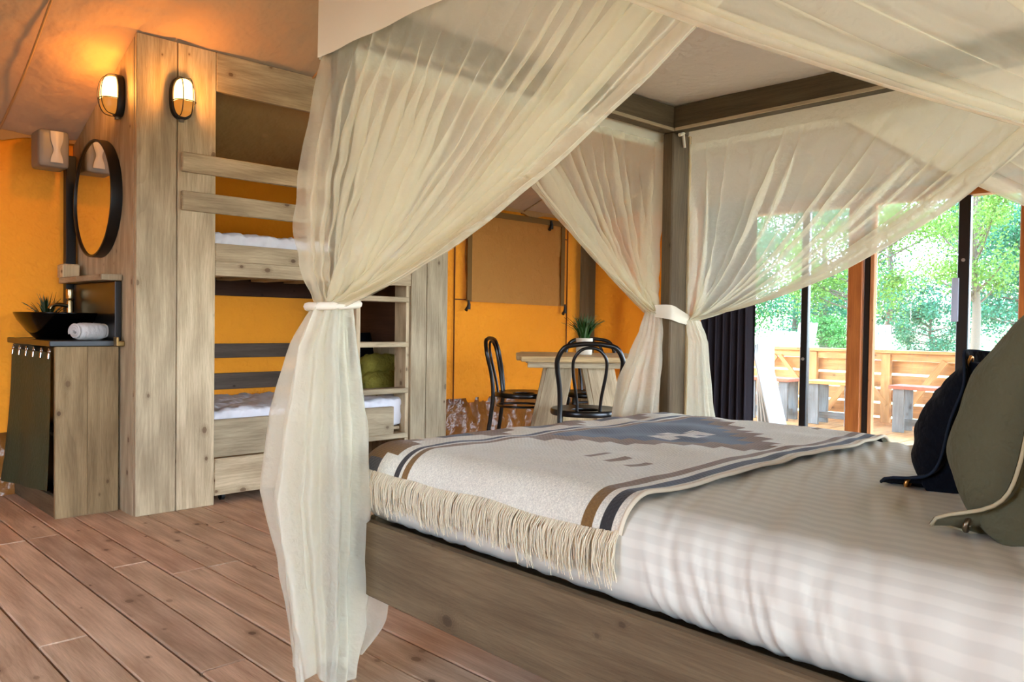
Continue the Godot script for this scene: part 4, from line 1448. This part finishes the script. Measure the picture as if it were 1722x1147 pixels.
# ---------------------------------------------------------------- table and chairs
func build_dining() -> void:
	var C := Vector3(4.03, 0, -3.47)
	var yaw := deg_to_rad(-44.5)
	var t := thing("dining_table", "light wooden table with grey plank trestle legs by the orange canvas wall", "table", C, yaw)
	var H := 0.765
	var pale := wood_mats([[wood_pale[0].albedo_texture, wood_pale[0].heightmap_texture]], [Color(1.0, 0.92, 0.76)], 0.5)
	for i in 5:
		var z := (i - 2) * 0.164
		var hx := minf(0.41, 0.41 + 0.17 - absf(z) * 0.6)
		var m := MB.new()
		m.box(Vector3.ZERO, Vector3(hx * 2.0, 0.034, 0.162), 0.005, 0.3, rng.randf())
		var o := part("plank", m, pale[0], t)
		o.position = Vector3(0, H - 0.017, z)
	board(t, "apron", Vector3(0, H - 0.055, 0.30), Vector3(0.68, 0.04, 0.03), wood_grey)
	board(t, "apron", Vector3(0, H - 0.055, -0.30), Vector3(0.68, 0.04, 0.03), wood_grey)
	for sx in [-1, 1]:
		bar(t, "leg", Vector3(0.27 * sx, 0.0, 0.22), Vector3(0.12 * sx, H - 0.036, 0.22), 0.17, 0.03, wood_grey)
		bar(t, "leg", Vector3(0.27 * sx, 0.0, -0.22), Vector3(0.12 * sx, H - 0.036, -0.22), 0.17, 0.03, wood_grey)
	board(t, "stretcher", Vector3(0, 0.34, 0), Vector3(0.40, 0.06, 0.41), wood_pale)
	# potted grass
	plant("potted_grass", "tufted green grass plant in a cream round pot on the table", Vector3(4.06, H, -3.44), 0.056, 0.11, Color(0.80, 0.76, 0.68), 150, 0.175, Color(0.16, 0.27, 0.10))
	# chairs
	var c0 := make_chair()
	c0.position = Vector3(4.094, 0, -4.035)
	c0.rotation.y = atan2(0.559, 0.858)
	tag(c0, "black bentwood chair in profile left of the table against the orange wall", "chair", "bentwood chairs at the table")
	var places := [[Vector3(3.585, 0, -3.02), atan2(0.70, -0.71), "black bentwood chair with its back to the bed, in front of the table"], [Vector3(4.53, 0, -3.76), atan2(-0.72, 0.69), "black bentwood chair on the far side of the table, behind the potted grass"]]
	for p in places:
		var c := c0.duplicate() as Node3D
		c.name = numbered("bentwood_chair")
		add_child(c)
		c.position = p[0]
		c.rotation.y = p[1]
		tag(c, p[2], "chair", "bentwood chairs at the table")

func make_chair() -> Node3D:
	var t := thing("bentwood_chair", "chair", "chair")
	var blk := mk(Color(0.018, 0.016, 0.017), 0.28)
	var mir := func(a: Array) -> Array:
		var out := []
		for p in a: out.append(p)
		for i in range(a.size() - 2, -1, -1): out.append(Vector3(-a[i].x, a[i].y, a[i].z))
		return out
	var m := MB.new()
	m.tube(smooth_path(mir.call([Vector3(0.180, 0.0, -0.25), Vector3(0.165, 0.25, -0.21), Vector3(0.162, 0.46, -0.188), Vector3(0.166, 0.60, -0.20), Vector3(0.182, 0.71, -0.222), Vector3(0.180, 0.775, -0.236), Vector3(0.142, 0.835, -0.25), Vector3(0.07, 0.853, -0.255), Vector3(0.0, 0.857, -0.256)]), 6), 0.0145, 10)
	part("back_hoop", m, blk, t)
	m = MB.new()
	m.tube(smooth_path(mir.call([Vector3(0.064, 0.45, -0.172), Vector3(0.070, 0.55, -0.186), Vector3(0.092, 0.69, -0.215), Vector3(0.090, 0.77, -0.232), Vector3(0.050, 0.822, -0.243), Vector3(0.0, 0.834, -0.246)]), 6), 0.0095, 8)
	part("inner_hoop", m, blk, t)
	m = MB.new()
	m.lathe(PackedVector2Array([Vector2(0, 0.448), Vector2(0.15, 0.446), Vector2(0.188, 0.438), Vector2(0.202, 0.438), Vector2(0.208, 0.448), Vector2(0.206, 0.468), Vector2(0.198, 0.474), Vector2(0.16, 0.466), Vector2(0, 0.462)]), 40)
	part("seat", m, blk, t)
	for sx in [-1, 1]:
		m = MB.new()
		m.tube(smooth_path([Vector3(0.135 * sx, 0.45, 0.13), Vector3(0.145 * sx, 0.2, 0.155), Vector3(0.158 * sx, 0.0, 0.175)], 5), 0.0155, 10, 0.011)
		part("leg", m, blk, t)
	m = MB.new()
	m.tube(ring_path(Vector3(0, 0.375, -0.02), 0.155, 0.17, 36), 0.0085, 8, -1.0, true)
	part("stretcher_ring", m, blk, t)
	return t

# ---------------------------------------------------------------- garden
func ground_y(x: float) -> float:
	return -0.35 + maxf(0.0, x - 11.0) * 0.048

func build_garden() -> void:
	var g := struct("ground")
	var m := MB.new()
	m.grid(func(a: float, b: float) -> Vector3:
		var x := 9.0 + a * 70.0
		var z := -60.0 + b * 90.0
		return Vector3(x, ground_y(x) + 0.05 * noise.get_noise_2d(x * 0.3, z * 0.3), z), 60, 60, 1, 1, true)
	var gm := mk(Color(0.62, 0.62, 0.42), 0.95)
	part("lawn", m, gm, g)
	var b := MB.new()
	b.box(Vector3(0, -0.42, 0), Vector3(60, 0.1, 60), 0.01)
	part("soil", b, mk(Color(0.45, 0.42, 0.33), 0.95), g)
	var teal := Color(0.20, 0.42, 0.30)
	var lime := Color(0.36, 0.48, 0.19)
	var mid := Color(0.26, 0.45, 0.20)
	var specs := [
		["young_tree", "slender young tree with a bare pale trunk right of the black door frame", Vector3(18.0, 0, -4.95), 5.2, 1.25, 1.9, lime, 5200, 0.10],
		["leafy_tree", "broad yellow-green tree seen through the pane between orange post and black frame", Vector3(20.5, 0, -8.3), 6.2, 1.7, 1.2, lime, 9000, 0.11],
		["round_bush", "teal-green rounded bush seen right of the slender young tree", Vector3(25.0, 0, -5.6), 4.2, 1.8, 0.2, teal, 8000, 0.13],
		["leafy_tree", "grey-green tree directly right of the orange door post", Vector3(25.0, 0, -11.2), 7.0, 2.1, 0.9, teal, 9000, 0.13],
		["leafy_tree", "green tree seen between the dark curtain's frame and the orange door post", Vector3(26.0, 0, -14.4), 7.0, 2.2, 0.8, mid, 9000, 0.13],
		["leafy_tree", "light green tree behind the net drape beside the dark curtain", Vector3(24.0, 0, -16.0), 7.5, 2.2, 1.0, lime, 8000, 0.13],
		["round_bush", "low teal bush at the lawn's edge left of the black door frame", Vector3(22.5, 0, -7.2), 1.5, 0.9, 0.05, teal, 4200, 0.09],
		["round_bush", "low green bush beside the white garden chairs", Vector3(19.0, 0, -8.4), 1.2, 0.65, 0.05, mid, 3400, 0.08],
		["leafy_tree", "tall dark green tree at the far right edge beyond the doors", Vector3(30.0, 0, -5.5), 6.0, 2.2, 0.4, teal, 8000, 0.14],
		["round_bush", "bright lime bush near the ground between curtain and first black frame", Vector3(20.0, 0, -11.6), 1.3, 0.5, 0.1, lime, 2600, 0.08],
		["leafy_tree", "far teal tree filling the gap behind the broad yellow-green tree", Vector3(34.0, 0, -12.5), 8.5, 3.0, 0.4, teal, 12000, 0.20],
		["leafy_tree", "large far teal tree behind the tree beside the orange door post", Vector3(36.0, 0, -17.5), 9.0, 3.4, 0.4, teal, 12000, 0.21],
		["leafy_tree", "large far grey-green tree behind the trees at the curtain side", Vector3(35.0, 0, -23.0), 9.0, 3.4, 0.4, mid, 12000, 0.21],
		["leafy_tree", "large far tree seen beyond the slender tree's trunk", Vector3(37.0, 0, -8.5), 7.0, 3.2, 0.3, teal, 12000, 0.20],
	]
	for s in specs: tree(s)
	for q in [["white garden armchair on the lawn just right of the orange door post", Vector3(16.2, 0, -6.15), 0.5], ["white garden armchair on the lawn seen left of the orange door post", Vector3(16.8, 0, -8.15), -0.4]]:
		garden_chair(q[0], q[1], q[2])

func garden_chair(label: String, at: Vector3, turn: float) -> void:
	at.y = ground_y(at.x)
	var t := thing("garden_armchair", label, "armchair", at, turn, "garden chairs on the lawn")
	var w := [mk(Color(0.92, 0.92, 0.90), 0.5)]
	board(t, "seat", Vector3(0, 0.42, 0), Vector3(0.6, 0.04, 0.55), w)
	for i in 5: bar(t, "back_slat", Vector3(0.22, 0.42, -0.24 + i * 0.12), Vector3(0.36, 1.15, -0.24 + i * 0.12), 0.10, 0.02, w, Vector3.LEFT)
	for sz in [-1, 1]:
		board(t, "arm", Vector3(0, 0.64, 0.31 * sz), Vector3(0.6, 0.03, 0.09), w)
		board(t, "leg", Vector3(-0.26, 0.32, 0.29 * sz), Vector3(0.06, 0.64, 0.04), w)
		board(t, "leg", Vector3(0.26, 0.32, 0.29 * sz), Vector3(0.06, 0.64, 0.04), w)

func tree(s: Array) -> void:
	var at: Vector3 = s[2]
	at.y = ground_y(at.x) - 0.05
	var H: float = s[3]
	var R: float = s[4]
	var bare: float = s[5]
	var t := thing(s[0], s[1], "bush" if s[0] == "round_bush" else "tree", at, 0.0, "trees and bushes beyond the deck")
	var bark := mk(Color(0.34, 0.28, 0.22), 0.9)
	var m := MB.new()
	var tr := 0.05 + H * 0.011
	m.tube(smooth_path([Vector3(0, -0.1, 0), Vector3(0.03, H * 0.25, 0.04), Vector3(-0.03, H * 0.5, 0.0), Vector3(0.02, H * 0.85, 0.03)], 6), tr, 9, tr * 0.3)
	part("trunk", m, bark, t)
	var br := MB.new()
	var clumps := []
	for i in 26:
		var y := lerpf(bare, H, pow(rng.randf(), 0.9))
		var f := (y - bare) / (H - bare)
		var rad := R * pow(maxf(0.05, sin(PI * clampf(0.12 + f * 0.85, 0.0, 1.0))), 0.7)
		var a := rng.randf() * TAU
		var rr := rad * sqrt(rng.randf())
		clumps.append([Vector3(cos(a) * rr, y, sin(a) * rr), R * rng.randf_range(0.22, 0.42)])
		br.tube(smooth_path([Vector3(0, y * 0.75, 0), Vector3(cos(a) * rr * 0.5, y * 0.85, sin(a) * rr * 0.5), clumps[-1][0]], 4), tr * 0.3, 5, tr * 0.08)
	part("branches", br, bark, t)
	# leaves: a folded leaf mesh, many copies
	var lf := MB.new()
	lf.face([Vector3(0, 0, 0), Vector3(0.32, 0.45, 0.10), Vector3(0, 1, 0)], [Vector2.ZERO, Vector2.ONE, Vector2(0, 1)], Vector3(0, 0, 1))
	lf.face([Vector3(0, 0, 0), Vector3(-0.32, 0.45, 0.10), Vector3(0, 1, 0)], [Vector2.ZERO, Vector2.ONE, Vector2(0, 1)], Vector3(0, 0, 1))
	var lm := lf.mesh()
	var mat := cloth(Color(1, 1, 1), 0.7)
	mat.vertex_color_use_as_albedo = true
	mat.roughness = 0.45
	lm.surface_set_material(0, mat)
	var mm := MultiMesh.new()
	mm.transform_format = MultiMesh.TRANSFORM_3D
	mm.use_colors = true
	mm.mesh = lm
	var N: int = s[7] * 5 / 2
	mm.instance_count = N
	var size: float = s[8] * 0.62
	var base: Color = (s[6] as Color).srgb_to_linear()
	for i in N:
		var c: Array = clumps[i % clumps.size()]
		var d: Vector3 = Vector3(rng.randfn(), rng.randfn() * 0.8, rng.randfn()) * c[1] * 0.55
		var p: Vector3 = c[0] + d
		p.y = maxf(p.y, 0.06)
		var bs := Basis.from_euler(Vector3(rng.randf() * TAU, rng.randf() * TAU, rng.randf() * TAU)).scaled(Vector3.ONE * size * rng.randf_range(0.7, 1.4))
		mm.set_instance_transform(i, Transform3D(bs, p))
		var k := rng.randf_range(0.7, 1.35)
		mm.set_instance_color(i, Color(base.r * k, base.g * k, base.b * k * rng.randf_range(0.8, 1.2)))
	var o := MultiMeshInstance3D.new()
	o.name = "leaves"
	o.multimesh = mm
	o.set_meta("kind", "stuff")
	t.add_child(o)
